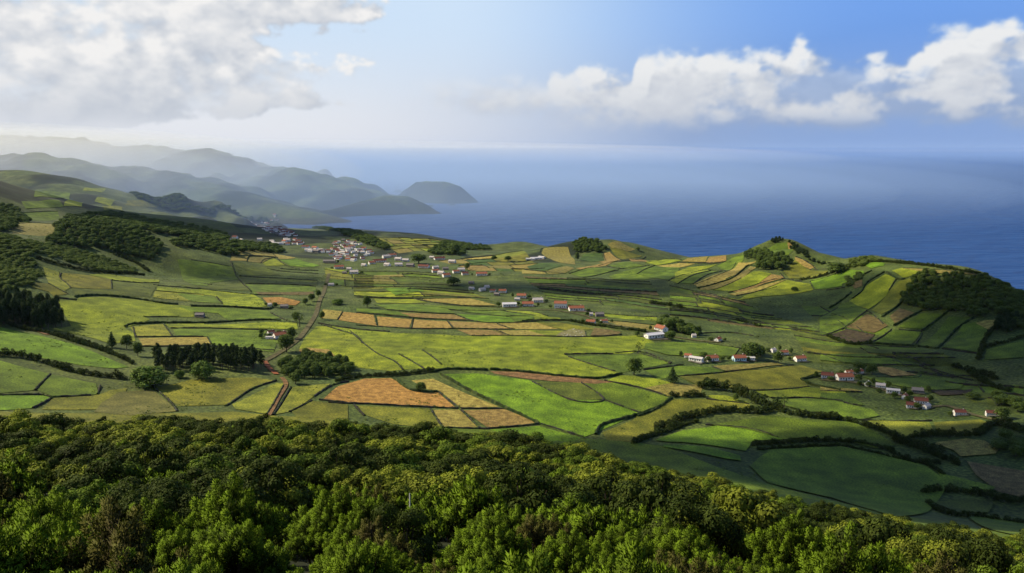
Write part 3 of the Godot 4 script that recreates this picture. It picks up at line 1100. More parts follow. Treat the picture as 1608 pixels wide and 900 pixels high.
func build_place() -> void:
	spot([0, 296.3, 0, -60, 297.0, 0, 60, 293.0, 0, 0, 292.3, -10, 0, 288.0, -20, -14, 288.4, -22, 14, 287.2, -22, 0, 277.8, -48, -30, 278.5, -48, 30, 271.9, -48, 0, 270.0, -75, -45, 271.5, -75, 45, 259.2, -75, 0, 259.2, -110, -66, 260.6, -110, 66, 245.8, -110, -100, 249.5, -140, 0, 238.6, -150, 100, 216.5, -150, -150, 228.0, -180])
	spot([160, 198.0, -180, -250, 262.0, -60, 250, 228.0, -60, -300, 190.0, -320, 0, 176.0, -300, 200, 150.0, -300, -150, 140.0, -420, 100, 124.0, -420, 300, 115.0, -380, -320, 160.0, -420, -185, 103.0, -622, -104, 96.0, -661, 22, 88.0, -608, 92, 84.0, -605, -291, 108.0, -622, -359, 122.0, -577, -368, 112.0, -680, -275, 104.0, -709, -183, 95.0, -786, -62, 91.0, -778])
	spot([57, 88.0, -766, 179, 83.0, -785, 182, 80.0, -589, 211, 80.0, -542, 293, 75.0, -630, 288, 78.0, -525, 302, 80.0, -487, 377, 80.0, -616, 294, 75.0, -769, 391, 76.0, -726, -471, 124.0, -767, -441, 112.0, -820, -361, 107.0, -768, -394, 96.0, -1029, -263, 92.0, -973, -163, 84.0, -1049, -3, 81.0, -1105, 160, 79.0, -1073, 268, 75.0, -1016, 367, 73.0, -990])
	spot([-487, 106.0, -979, -554, 118.0, -956, -508, 92.0, -1334, -372, 78.0, -1390, -218, 74.0, -1415, -4, 71.0, -1434, 203, 71.0, -1368, 325, 74.0, -1237, -467, 67.0, -1752, -276, 61.0, -1797, -71, 62.0, -1739, 120, 66.0, -1664, -423, 55.0, -2220, -262, 50.0, -2266, -757, 62.0, -2710, -801, 80.0, -2308, -621, 50.0, -2731, -597, 68.0, -1968, -753, 174.3, -1250, -625, 143.4, -1030])
	spot([-607, 135.8, -1080, -755, 134.5, -1450, -637, 132.2, -1150, -595, 98.8, -1350, -855, 152.9, -1750, -697, 127.4, -1620, -934, 137.2, -1750, -638, 96.0, -1560, -670, 101.6, -1450, -996, 154.5, -1700, -1243, 151.6, -2100, -1166, 131.3, -2100, -940, 99.2, -2500, -1305, 99.4, -2900, -495, 21.9, -3250, -509, 7.0, -3340, -532, -22.0, -3490, -632, -60.0, -4150, -346, 16.3, -3000, -356, 4.0, -3090])
	spot([-373, -22.0, -3240, -449, -60.0, -3900, -214, 19.3, -2750, -221, 5.6, -2840, -233, -22.0, -2990, -284, -60.0, -3650, -132, 24.4, -2550, -137, 8.4, -2640, -144, -22.0, -2790, -178, -60.0, -3450, -53, 27.8, -2450, -55, 10.3, -2540, -59, -22.0, -2690, -73, -60.0, -3350, 25, 44.2, -2400, 26, 19.3, -2490, 28, -22.0, -2640, 35, -60.0, -3300, 80, 39.4, -2330, 84, 16.7, -2420])
	spot([89, -22.0, -2570, 111, -60.0, -3230, 128, 48.3, -2250, 133, 21.6, -2340, 142, -22.0, -2490, 180, -60.0, -3150, 167, 67.2, -2200, 173, 32.0, -2290, 185, -22.0, -2440, 235, -60.0, -3100, 227, 75.7, -2150, 237, 36.6, -2240, 252, -22.0, -2390, 322, -60.0, -3050, 273, 74.6, -2130, 284, 36.0, -2220, 304, -22.0, -2370, 388, -60.0, -3030, 306, 46.9, -2080, 320, 20.8, -2170])
	spot([342, -22.0, -2320, 439, -60.0, -2980, 337, 35.5, -2000, 352, 14.5, -2090, 378, -22.0, -2240, 489, -60.0, -2900, 376, 36.2, -1950, 393, 14.9, -2040, 422, -22.0, -2190, 549, -60.0, -2850, 423, 41.5, -1900, 444, 17.8, -1990, 477, -22.0, -2140, 624, -60.0, -2800, 474, 57.9, -1820, 497, 26.8, -1910, 536, -22.0, -2060, 708, -60.0, -2720, 492, 79.1, -1740, 517, 38.5, -1830])
	spot([560, -22.0, -1980, 746, -60.0, -2640, 506, 93.1, -1680, 533, 46.2, -1770, 579, -22.0, -1920, 777, -60.0, -2580, 522, 101.7, -1640, 551, 50.9, -1730, 599, -22.0, -1880, 809, -60.0, -2540, 543, 98.0, -1640, 573, 48.9, -1730, 623, -22.0, -1880, 842, -60.0, -2540, 568, 89.3, -1650, 599, 44.1, -1740, 651, -22.0, -1890, 878, -60.0, -2550, 597, 71.7, -1650, 629, 34.5, -1740])
	spot([683, -22.0, -1890, 922, -60.0, -2550, 604, 68.9, -1600, 638, 32.9, -1690, 695, -22.0, -1840, 944, -60.0, -2500, 586, 103.1, -1480, 622, 51.7, -1570, 681, -22.0, -1720, 942, -60.0, -2380, 577, 125.4, -1400, 614, 64.0, -1490, 675, -22.0, -1640, 947, -60.0, -2300, 584, 131.5, -1360, 622, 67.3, -1450, 687, -22.0, -1600, 970, -60.0, -2260, 592, 133.0, -1300, 633, 68.1, -1390])
	spot([702, -22.0, -1540, 1003, -60.0, -2200, 617, 132.4, -1260, 661, 67.8, -1350, 735, -22.0, -1500, 1058, -60.0, -2160, 640, 129.4, -1220, 687, 66.2, -1310, 766, -22.0, -1460, 1112, -60.0, -2120, 655, 126.9, -1180, 705, 64.8, -1270, 788, -22.0, -1420, 1155, -60.0, -2080, 659, 124.0, -1140, 711, 63.2, -1230, 798, -22.0, -1380, 1180, -60.0, -2040, 657, 121.7, -1080, 711, 62.0, -1170])
	spot([803, -22.0, -1320, 1204, -60.0, -1980, 681, 101.8, -1000, 742, 51.0, -1090, 845, -22.0, -1240, 1294, -60.0, -1900, 24, 34.1, -2300, 158, 54.8, -2080, 215, 57.6, -2030, 262, 59.5, -2040, 499, 119.6, -1560, 481, 98.9, -1430, 437, 98.9, -1430, 418, 86.6, -1560, 335, 83.4, -1500, 523, 99.9, -1400, 521, 113.7, -1290, 394, 81.2, -1250, 453, 84.4, -1180, 531, 116.1, -1180])
	spot([480, 89.9, -1060, 559, 114.2, -1110, 515, 86.3, -1000, 572, 107.7, -970, 518, 89.3, -860, 431, 76.0, -914, 446, 76.0, -834, 450, 80.0, -732, 419, 77.0, -1007, -1100, 235.0, -900, -900, 300.0, -300, -1500, 330.0, -2000, -1400, 260.0, -1300, 800, 60.0, -450, 900, 75.0, -700, 1100, -20.0, -800, 1300, -50.0, -300, 700, 120.0, -200])
	ridge(0.3, 70, [-4530, 444, -6400, -3782, 407, -6400, -3446, 391, -6300, -3169, 387, -6300, -2872, 332, -6200, -2646, 331, -6100, -2448, 322, -6000, -2257, 291, -5900, -2005, 304, -5600, -1842, 264, -5500, -1672, 213, -5400, -1446, 188, -5300, -1211, 185, -4900, -1063, 149, -4800, -931, 91, -4750, -826, 38, -4750])
	ridge(0.27, 70, [-3066, 287, -4500, -2544, 278, -4400, -2375, 278, -4300, -2199, 242, -4200, -2069, 197, -4150, -2009, 215, -4500, -1771, 191, -4400, -1569, 149, -4200, -1319, 112, -4000, -1086, 71, -3800, -921, 44, -3700])
	ridge(0.3, 70, [-2207, 218, -3300, -1855, 228, -3200, -1758, 217, -3150, -1626, 184, -3050, -1499, 153, -2950])
	ridge(0.7, 15, [-918, 26, -3800, -825, 33, -3900, -735, 56, -4050, -614, 84, -4150, -512, 78, -4200, -438, 50, -4150, -373, 16, -4100, -335, -0, -4080])
	ridge(0.16, 20, [-846, 38, -4760, -771, 40, -4850, -702, 36, -5000, -602, 38, -5100])
	ridge(0.95, 10, [-627, 77, -5150, -567, 113, -5100, -464, 123, -5050, -363, 119, -5000, -312, 99, -5000, -264, 58, -5000])
	ridge(0.58, 12, [492, 106, -1700, 507, 121, -1680, 517, 132, -1650, 533, 131, -1640, 554, 117, -1640, 589, 97, -1640, 601, 90, -1600])
	ridge(0.32, 30, [136, 49, -2230, 167, 66, -2200, 228, 75, -2160, 279, 72, -2140, 293, 64, -2120])
	ridge(0.25, 25, [-7, 30, -2430, 25, 44, -2400, 60, 41, -2360])
	ridge(0.4, 26, [594, 111, -1480, 577, 125, -1400, 585, 131, -1360, 594, 133, -1300])
	ridge(0.3, 30, [-920, 141, -1800, -855, 154, -1750, -776, 143, -1690, -691, 125, -1620])
	survey()
	make_land()
	make_trees()
	# the fields: ground covers traced on the ground, in metres east and south of the viewpoint
	strips([-315, -1685, -151, -1614, -25, -1252, -240, -1279], 10, 2, ["dull", "dull", "green", "tanolive", "olive", "dull", "light"], 1, "below the village row")
	strips([19, -1580, 239, -1468, 225, -1176, 59, -1294], 11, 2, ["dull", "teal", "dull", "green", "brown2", "green", "dull"], 2, "in the cloud shade under the knoll")
	strips([264, -1407, 339, -1270, 391, -1042, 215, -1143], 12, 3, ["dull", "green", "dull", "green", "light", "brown2", "green"], 3, "below the cone hill terraces")
	strips([104, -1181, 198, -1144, 179, -1029, 134, -1048], 5, 1, ["green", "light", "dull", "straw", "green"], 4, "above the white barn")
	strips([416, -1206, 449, -1181, 463, -1009, 394, -1030], 5, 2, ["green", "dull", "green"], 5, "at the foot of the right hill")
	strips([359, -1084, 446, -972, 482, -855, 325, -906], 6, 2, ["dull", "green", "dull", "olive"], 6, "behind the red-roofed houses")
	strips([399, -942, 466, -889, 460, -815, 424, -844], 5, 2, ["dull", "green", "dull"], 7, "on the far side of the lower lane")
	strips([-424, -2420, -291, -2428, -190, -2184, -281, -2100], 5, 3, ["strawgreen", "olive", "light", "tanolive", "green"], 8, "near the coast behind the village")
	strips([-289, -2414, -166, -2510, -76, -2294, -220, -2225], 4, 3, ["olive", "dull", "strawgreen", "green"], 9, "along the coast")
	strips([-168, -1920, 27, -2252, 70, -1659, -80, -1668], 5, 3, ["tanolive", "straw", "olive", "teal", "strawgreen", "tan"], 10, "below the white farm complex")
	strips([-385, -1738, -263, -1604, -227, -1382, -302, -1376], 5, 2, ["dull", "light", "green", "olive"], 11, "where the road meets the village")
	strips([-690, -1694, -752, -2165, -583, -1750, -632, -1608], 4, 2, ["dull", "teal", "dull"], 12, "under the dark belt of trees")
	strips([430, -829, 479, -774, 438, -705, 414, -740], 4, 2, ["dull", "green", "dull"], 13, "beyond the right lane")
	strips([-1104, -1863, -1122, -2230, -794, -1566, -827, -1410], 2, 1, ["olive", "tanolive"], 14, "on the spur at the left")
	strips([-1238, -2145, -1214, -2282, -1165, -2198, -1141, -2028], 1, 1, ["green"], 15, "on the small rise at the left")
	field("green", 1, [65, -615, 111, -605, 141, -554, 191.4, -490.3, 238.8, -433.8, 274.0, -385.4, 215.5, -300.0, 118.2, -300.0, 30.7, -407.7])
	field("olive", 1, [-359, -564, -299, -593, -249, -606, -211, -624, -179, -618, -124, -622, -112, -562, -208, -530, -277.0, -432.2])
	field("green", 1, [-134, -602, -18, -621, 52, -616, 92, -608, 85, -554, -110.4, -491.3])
	field("orange", 1, [-154, -674, -151, -718, -135, -758, -112, -763, -89, -727, -64, -720, -46, -675, -96, -673, -126, -668])
	field("straw", 1, [-92, -756, -73, -764, -62, -750, -11, -684, -42, -674, -63, -725, -75, -729])
	field("strawgreen", 1, [-128, -662, -66, -668, -52, -617, -59, -612, -88, -615, -112, -636])
	field("straw", 1, [-64, -666, -43, -670, -25, -625, -52, -615])
	field("tan", 1, [-40, -669, -6, -677, 20, -645, -18, -625])
	field("bright", 1, [-69, -779, -33, -786, 15, -771, 51, -715, 80, -718, 107, -694, 65, -631, 54, -618, 22, -642, -10, -686, -39, -739])
	field("bright", 1, [-17, -622, 21, -638, 52, -617, 47, -608, 24, -603, 7, -605])
	field("rough", 1, [19, -765, 64, -766, 80, -721, 52, -714])
	field("green", 1, [64, -766, 90, -767, 140, -730, 128, -705, 110, -694, 81, -721])
	field("light", 1, [88, -771, 104, -790, 129, -789, 150, -772, 121, -752])
	field("tanolive", 1, [121, -752, 150, -772, 179, -773, 169, -742, 141, -732])
	field("olive", 1, [70, -632, 109, -688, 140, -726, 172, -729, 205, -725, 177, -703, 134, -676, 93, -611, 71, -613])
	field("light", 1, [-237, -1013, -222, -1018, -175, -953, -139, -863, -104, -795, -116, -790, -153, -807, -182, -851, -223, -873, -233, -941])
	field("light", 1, [-223, -1022, -144, -989, -47, -969, 99, -979, 157, -998, 165, -957, 127, -892, 54, -876, 62, -864, 106, -797, 85, -777, 28, -792, -21, -801, -64, -799, -104, -795, -139, -863, -175, -953])
	field("green", 1, [62, -867, 107, -882, 140, -891, 163, -855, 135, -828, 106, -800])
	field("green", 1, [131, -815, 170, -844, 210, -846, 210, -831, 161, -799, 138, -781])
	field("dirt", 1, [-21, -796, 18, -798, 69, -777, 96, -766, 77, -760, 37, -768, 8, -777, -17, -788])
	field("straw", 1, [-262, -1162, -233, -1148, -224, -1072, -246, -1073])
	field("orange2", 1, [-231, -1143, -185, -1119, -168, -1041, -221, -1067])
	field("orange2", 1, [-179, -1111, -131, -1096, -126, -1025, -166, -1041])
	field("orange2", 1, [-128, -1096, -84, -1081, -72, -1011, -122, -1024])
	field("tan", 1, [-81, -1081, -30, -1066, 3, -1032, -70, -1012])
	field("straw", 1, [-30, -1066, 32, -1072, 57, -1033, 5, -1032])
	field("tan", 1, [-67, -1007, -24, -1013, -7, -976, -48, -973])
	field("straw", 1, [-22, -1014, 20, -1025, 40, -984, -5, -976])
	field("olive", 1, [32, -1072, 64, -1071, 103, -1026, 69, -1019])
	field("brown2", 1, [102, -1034, 133, -1010, 123, -992, 93, -990])
	field("light", 1, [20, -1025, 69, -1019, 52, -986, 40, -984])
	field("bright", 1, [-523, -854, -503, -846, -483, -842, -459, -830, -434, -820, -404, -800, -372, -773, -346, -750, -355, -741, -384, -740, -410, -745, -430, -744, -447, -745, -457, -732, -531, -854])
	field("green", 1, [-444, -709, -438, -710, -414, -701, -385, -691, -369, -639, -384, -619, -387, -614])
	field("green", 1, [-383, -690, -343, -682, -326, -651, -350, -630, -368, -640])
	field("bright", 1, [-385, -610, -381, -614, -356, -629, -350, -626, -344, -591, -355, -571, -357, -564])
	field("olive", 1, [-348, -625, -328, -644, -325, -652, -325, -668, -317, -681, -301, -632, -305, -603, -337, -589])
	field("rough2", 1, [-312, -627, -317, -665, -298, -685, -268, -644, -250, -614, -275, -589, -302, -594])
	field("olive", 1, [-296, -690, -279, -720, -228, -735, -209, -727, -220, -694, -225, -645, -257, -634])
	field("strawgreen", 1, [-220, -647, -205, -719, -197, -717, -183, -621, -212, -632])
	field("strawgreen", 1, [-187, -706, -159, -726, -163, -679, -170, -634, -179, -622])
	field("olive", 1, [-170, -634, -161, -666, -132, -662, -124, -622, -161, -616])
	field("light", 1, [-554, -1022, -535, -1032, -540, -1048, -527, -1080, -504, -1101, -477, -1108, -452, -1100, -433, -1106, -417, -1099, -398, -1047, -443, -1009, -432, -1000, -431, -971, -439, -947, -416, -918, -395, -875, -409, -847, -443, -874, -473, -891, -497, -897, -491, -932, -515, -967])
	field("strawgreen", 1, [-659, -1189, -637, -1188, -617, -1151, -571, -1089, -564, -1060, -595, -1082])
	field("olive", 1, [-600, -1062, -591, -1075, -556, -1053, -561, -1029, -574, -1042, -592, -1038])
	field("olive", 1, [-634, -1188, -611, -1220, -589, -1238, -545, -1147, -554, -1125, -571, -1091, -609, -1143])
	field("dull", 1, [-582, -1227, -537, -1283, -509, -1198, -490, -1139, -527, -1110, -547, -1056, -568, -1085, -545, -1143])
	field("light", 1, [-613, -1225, -617, -1271, -610, -1297, -557, -1333, -541, -1292, -587, -1239])
	field("light", 1, [-525, -1245, -456, -1244, -447, -1221, -507, -1202])
	field("strawgreen", 1, [-506, -1193, -445, -1215, -418, -1139, -452, -1140, -487, -1141])
	field("light", 1, [-462, -1256, -390, -1262, -366, -1223, -337, -1156, -347, -1119, -384, -1120, -416, -1193, -430, -1213, -463, -1214, -475, -1246])
	field("green", 1, [-478, -1200, -460, -1206, -428, -1207, -394, -1139, -434, -1137])
	field("green", 1, [-438, -1099, -421, -1100, -325, -1114, -292, -1056, -308, -1044, -343, -1038, -354, -1042, -378, -1077, -411, -1073])
	field("light", 1, [-397, -992, -381, -992, -300, -1028, -264, -1026, -253, -988, -282, -986, -353, -977, -374, -973])
	field("green", 1, [-383, -957, -366, -954, -349, -966, -285, -973, -277, -925, -255, -913, -251, -899, -320, -886, -335, -918, -353, -919])
	field("strawgreen", 1, [-435, -952, -408, -979, -371, -911, -405, -902])
	field("light", 1, [-406, -978, -371, -1008, -359, -974, -390, -956])
	field("green", 1, [-385, -949, -354, -960, -340, -920, -367, -912])
	field("straw", 1, [-399, -891, -334, -915, -319, -884, -378, -853])
	field("green", 1, [-327, -912, -278, -926, -263, -922, -251, -887, -245, -855, -287, -865, -317, -882])
	field("tan", 1, [-222, -868, -217, -878, -191, -870, -180, -846, -219, -857])
	field("green", 1, [-614, -1554, -593, -1564, -527, -1592, -481, -1486, -507, -1416, -469, -1297, -493, -1295])
	field("dull", 1, [-510, -1284, -489, -1283, -463, -1281, -496, -1392, -462, -1436, -401, -1289, -463, -1265, -480, -1261])
	field("dull", 1, [-496, -1536, -423, -1542, -349, -1512, -328, -1419, -453, -1434])
	field("green", 1, [-445, -1409, -323, -1387, -311, -1335, -357, -1298, -386, -1261, -404, -1302])
	field("dull", 1, [-537, -1631, -481, -1664, -435, -1586, -500, -1552])
	field("brown2", 1, [-393, -1285, -314, -1331, -302, -1281, -378, -1262])
	field("straw", 1, [-577, -1740, -557, -1972, -512, -1849, -543, -1746, -564, -1706])
	field("straw", 1, [-562, -1699, -541, -1736, -529, -1686, -544, -1635])
	field("tanolive", 1, [-537, -1736, -511, -1806, -505, -1711, -526, -1680])
	field("light", 1, [-503, -1707, -506, -1801, -461, -1721, -489, -1683])
	field("bright", 1, [-495, -1799, -477, -1877, -402, -1769, -406, -1729, -451, -1720])
	field("straw", 1, [-543, -1934, -484, -1895, -499, -1813])
	field("orange", 1, [-365, -1230, -343, -1243, -304, -1208, -304, -1180, -343, -1179])
	field("light", 1, [-209, -1275, -147, -1277, -124, -1243, -198, -1230])
	field("straw", 1, [-139, -1277, -62, -1275, -22, -1226, -68, -1220, -120, -1254])
	field("green", 1, [-200, -1211, -149, -1229, -122, -1216, -90, -1184, -77, -1147, -126, -1150, -172, -1159])
	field("green", 1, [-122, -1216, -68, -1210, -16, -1177, -7, -1160, -39, -1156, -75, -1175])
	field("bright", 1, [-75, -1141, -3, -1107, 3, -1073, -36, -1070, -57, -1095])
	field("green", 1, [-73, -1169, -9, -1157, 31, -1120, 26, -1087, 5, -1077, -3, -1109])
	field("green", 1, [-178, -1151, -155, -1144, -136, -1114, -212, -1142, -217, -1171])
	field("tan", 1, [-152, -1138, -79, -1136, -60, -1095, -134, -1113])
	field("light", 1, [-13, -1177, 32, -1160, 47, -1113, 64, -1106, 63, -1089, 30, -1089, 29, -1120])
	field("bright", 1, [-213, -1384, -163, -1402, -139, -1354, -182, -1310])
	field("tanolive", 1, [81, -2160, 140, -2122, 144, -1948, 135, -1797, 97, -1946, 73, -2100])
	field("teal", 1, [32, -1780, 80, -1901, 108, -1793, 65, -1660, 36, -1690])
	field("straw", 1, [20, -1692, 64, -1639, 65, -1606, 19, -1609])
	field("tanolive", 1, [67, -1650, 115, -1769, 125, -1688, 103, -1632, 68, -1607])
	field("teal", 1, [171, -2038, 214, -2031, 209, -1905, 176, -1886, 155, -1945])
	field("tan", 1, [219, -2025, 235, -2031, 249, -1945, 194, -1789, 191, -1871, 209, -1905])
	field("tanolive", 1, [234, -2078, 266, -2114, 303, -2082, 280, -2053, 240, -2054])
	field("olive", 1, [237, -2052, 280, -2051, 314, -2046, 252, -1946, 243, -2022])
	field("green", 1, [113, -1623, 164, -1704, 202, -1638, 168, -1594, 131, -1550])
	field("green", 1, [199, -1735, 245, -1807, 263, -1681, 227, -1634, 206, -1664])
	field("tan", 1, [127, -1688, 195, -1795, 247, -1911, 194, -1742, 136, -1665])
	field("tan", 1, [273, -1975, 321, -2015, 280, -1723, 262, -1852])
	field("green", 1, [179, -1560, 230, -1621, 274, -1666, 232, -1569, 254, -1502, 233, -1486, 182, -1506])
	field("green", 1, [234, -1568, 280, -1662, 323, -1625, 289, -1498, 270, -1453, 254, -1502])
	field("straw", 1, [285, -1663, 332, -1671, 357, -1648, 323, -1624, 294, -1639])
	field("straw", 1, [337, -1684, 355, -1710, 394, -1703, 377, -1648])
	field("tan", 1, [377, -1645, 394, -1690, 424, -1678, 411, -1624, 386, -1633])
	field("light", 1, [271, -1449, 356, -1574, 367, -1561, 279, -1418])
	field("green", 1, [280, -1415, 366, -1547, 384, -1534, 302, -1408])
	field("straw", 1, [302, -1402, 375, -1482, 356, -1405, 306, -1377])
	field("tanolive", 1, [306, -1372, 354, -1396, 345, -1359, 304, -1357])
	field("light", 1, [282, -1768, 323, -1734, 339, -1693, 287, -1673, 273, -1725])
	field("green", 1, [388, -1601, 434, -1641, 448, -1639, 437, -1597, 389, -1509])
	field("light", 1, [301, -1562, 337, -1620, 391, -1613, 357, -1577, 292, -1441, 276, -1428])
	field("straw", 1, [304, -1398, 365, -1458, 425, -1588, 446, -1537, 425, -1534, 379, -1429, 332, -1392, 304, -1378])
	field("tanolive", 1, [304, -1368, 330, -1383, 382, -1422, 426, -1512, 428, -1481, 383, -1395, 349, -1374, 315, -1353])
	field("light", 1, [323, -1350, 379, -1395, 412, -1437, 432, -1405, 392, -1351, 345, -1327])
	field("tan", 1, [345, -1325, 392, -1350, 431, -1402, 446, -1389, 444, -1374, 405, -1354, 357, -1310])
	field("straw", 1, [336, -1304, 402, -1345, 445, -1365, 423, -1345, 361, -1296, 343, -1287])
	field("green", 1, [477, -1612, 508, -1628, 528, -1623, 506, -1524, 486, -1497, 471, -1552])
	field("tan", 1, [526, -1623, 532, -1621, 535, -1605, 507, -1527])
	field("tan", 1, [495, -1484, 503, -1467, 513, -1430, 503, -1426, 491, -1463])
	field("olive", 1, [458, -1426, 492, -1473, 501, -1424, 512, -1369, 500, -1349, 452, -1372])
	field("bright", 1, [473, -1339, 523, -1316, 529, -1270, 507, -1253, 470, -1258, 459, -1276, 469, -1321])
	field("light", 1, [358, -1286, 444, -1361, 465, -1315, 455, -1271, 381, -1270, 339, -1258])
	field("bright", 1, [482, -1320, 525, -1316, 531, -1276, 524, -1254, 500, -1275, 487, -1244, 463, -1266])
	field("bright", 1, [543, -1302, 556, -1300, 563, -1278, 555, -1263, 541, -1273])
	field("light", 1, [549, -1221, 562, -1219, 570, -1177, 547, -1178])
	field("light", 1, [475, -1178, 508, -1206, 538, -1217, 540, -1188, 529, -1175, 513, -1152, 475, -1118, 469, -1172])
	field("strawgreen", 1, [520, -1160, 539, -1177, 557, -1169, 540, -1148, 522, -1125, 503, -1098, 476, -1081, 475, -1109])
	field("brown2", 1, [498, -1239, 513, -1236, 503, -1210, 493, -1212])
	field("green", 1, [413, -1124, 460, -1175, 473, -1173, 471, -1112, 420, -1053, 393, -1038, 379, -1028])
	field("brown2", 1, [422, -1055, 463, -1093, 467, -1039, 443, -1023])
	field("brown", 1, [390, -1031, 418, -1047, 442, -1017, 425, -993, 398, -984])
	field("brown2", 1, [480, -1065, 503, -1090, 509, -1060, 476, -1039])
	field("green", 1, [476, -1031, 516, -1055, 535, -1035, 501, -1011])
	field("green", 1, [429, -986, 469, -1025, 493, -1007, 460, -960])
	field("green", 1, [460, -949, 535, -1026, 551, -1004, 524, -992, 476, -931])
	field("green", 1, [480, -929, 536, -995, 549, -988, 543, -953, 525, -931, 498, -891])
	field("straw", 2, [546, -986, 556, -983, 566, -972, 544, -952])
	field("green", 1, [509, -893, 552, -900, 524, -851, 492, -865])
	field("tanolive", 1, [561, -1214, 585, -1170, 620, -1122, 591, -1145, 571, -1177])
	field("green", 1, [153, -955, 189, -969, 228, -969, 259, -950, 241, -904, 188, -888, 166, -891, 147, -924])
	field("tanolive", 1, [206, -850, 251, -870, 278, -888, 289, -882, 246, -851, 214, -835])
	field("olive", 1, [161, -797, 213, -828, 276, -865, 309, -888, 322, -859, 287, -820, 285, -795, 224, -775, 207, -775, 173, -771])
	field("light", 1, [225, -769, 277, -789, 282, -793, 314, -777, 304, -752, 271, -759, 236, -749])
	field("green", 1, [233, -739, 269, -755, 301, -749, 291, -714, 255, -706, 242, -718, 234, -729])
	field("green", 1, [281, -752, 296, -746, 317, -725, 316, -706, 295, -693, 263, -702])
	field("green", 1, [289, -773, 313, -774, 316, -737, 283, -758])
	field("straw", 2, [295, -792, 324, -786, 331, -780, 292, -781])
	field("strawgreen", 1, [298, -689, 320, -692, 348, -685, 341, -664, 315, -648, 303, -654, 300, -679])
	field("olive", 1, [351, -684, 389, -683, 391, -666, 364, -648, 339, -651])
	field("tanolive", 1, [329, -633, 353, -636, 363, -628, 362, -608, 356, -601, 330, -600, 332, -614, 326, -630])
	field("brown2", 1, [329, -589, 365, -559, 337, -513, 319, -532, 321, -563])
	field("green", 1, [349, -941, 395, -931, 433, -877, 410, -884, 363, -904, 340, -917])
	field("tan", 1, [388, -883, 400, -875, 414, -846, 387, -844, 381, -859])
	field("green", 1, [354, -838, 390, -839, 418, -845, 448, -816, 427, -787, 396, -786, 376, -799, 362, -812])
	field("brown", 1, [396, -783, 436, -781, 422, -766, 398, -766])
	field("green", 1, [161, -668, 218, -691, 241, -683, 284, -684, 294, -655, 296, -631, 279, -624, 260, -641, 228, -644, 213, -638, 188, -659])
	field("bright", 1, [108, -617, 123, -636, 136, -651, 166, -666, 188, -658, 212, -638, 186, -631, 172, -601, 147, -611, 128, -615, 117, -614])
	field("bright", 1, [112, -606, 127, -606, 145, -604, 164, -588, 162, -575, 151, -577, 124, -593, 111, -599])
	field("green", 1, [178, -587, 194, -611, 227, -622, 253, -627, 278, -610, 297, -583, 295, -548, 247.1, -480.6, 207.1, -436.1, 206.3, -460.3, 195.9, -496.5, 165, -523, 165, -564])
	field("green", 1, [298, -569, 322, -539, 309, -530, 290, -540])
	field("dull", 1, [266, -510, 293, -521, 307, -514, 292.2, -494.9, 271.6, -490.6])
	field("green", 1, [272.3, -480.1, 290.5, -491.9, 303.9, -459.9, 236.5, -356.8, 243.6, -403.9])
	field("olive", 1, [103, -681, 114, -692, 127, -708, 140, -725, 169, -728, 207, -719, 206, -709, 177, -705, 148, -693, 121, -663, 106, -633, 95, -622])
	field("light", 1, [175, -739, 193, -743, 208, -724, 178, -729])
	field("dull", 1, [-1154, -2509, -1129, -3003, -753, -2392, -790, -2344, -900, -2389, -1031, -2422])
	field("green", 1, [-785, -1631, -712, -1667, -699, -1626, -748, -1584])
	field("light", 1, [-1309, -2511, -1433, -2859, -1236, -2458, -1243, -2371])
	field("light", 1, [-1423, -2942, -1386, -2995, -1348, -2872, -1404, -2879])
	field("strawgreen", 1, [-1363, -2843, -1330, -2917, -1168, -2552, -1184, -2481])
	field("light", 1, [-1529, -3073, -1538, -3251, -1466, -3065, -1503, -3003])
	field("green", 1, [-1291, -2252, -1301, -2461, -1239, -2363, -1250, -2196])
	field("olive", 1, [-1383, -3078, -1309, -3195, -1297, -3124, -1341, -2966])
	field("strawgreen", 1, [-1176, -3358, -1141, -3731, -1138, -3692, -1167, -3330])
	field("green", 1, [-1616, -2926, -1518, -2945, -1349, -2578, -1324, -2373])
	wall("wall", 1.5, [-148, -664, -96, -671, -45, -674, -6, -678], "first from left, medium crosswise dark stone wall beside the orange and bright green fields in the middle", "stone walls beside the orange and bright green fields in the middle")
	wall("wall", 1.5, [-65, -724, -44, -676, -25, -625, -18, -624], "medium receding dark stone wall beside the orange and bright green fields in the middle", "stone walls beside the orange and bright green fields in the middle")
	wall("wall", 1.5, [-66, -667, -52, -616], "second from left, short receding dark stone wall beside the orange and bright green fields in the middle", "stone walls beside the orange and bright green fields in the middle")
	wall("wall", 1.5, [-18, -624, 21, -643], "second from left, short crosswise dark stone wall beside the orange and bright green fields in the middle", "stone walls beside the orange and bright green fields in the middle")
	wall("wall", 1.5, [23, -643, 54, -619], "first from left, short slanting dark stone wall beside the orange and bright green fields in the middle", "stone walls beside the orange and bright green fields in the middle")
	wall("wall", 1.5, [19, -765, 52, -713, 80, -719, 64, -763], "second from left, medium crosswise dark stone wall beside the orange and bright green fields in the middle", "stone walls beside the orange and bright green fields in the middle")
	wall("wall", 1.5, [80, -719, 107, -693], "third from left, short slanting dark stone wall beside the orange and bright green fields in the middle", "stone walls beside the orange and bright green fields in the middle")
	wall("wall", 1.5, [55, -877, 108, -888], "third from left, short crosswise dark stone wall beside the orange and bright green fields in the middle", "stone walls beside the orange and bright green fields in the middle")
	wall("wall", 1.5, [111, -892, 142, -903, 162, -851], "medium slanting dark stone wall beside the orange and bright green fields in the middle", "stone walls beside the orange and bright green fields in the middle")
	wall("wall", 1.5, [59, -867, 100, -805], "second from left, short slanting dark stone wall beside the orange and bright green fields in the middle", "stone walls beside the orange and bright green fields in the middle")
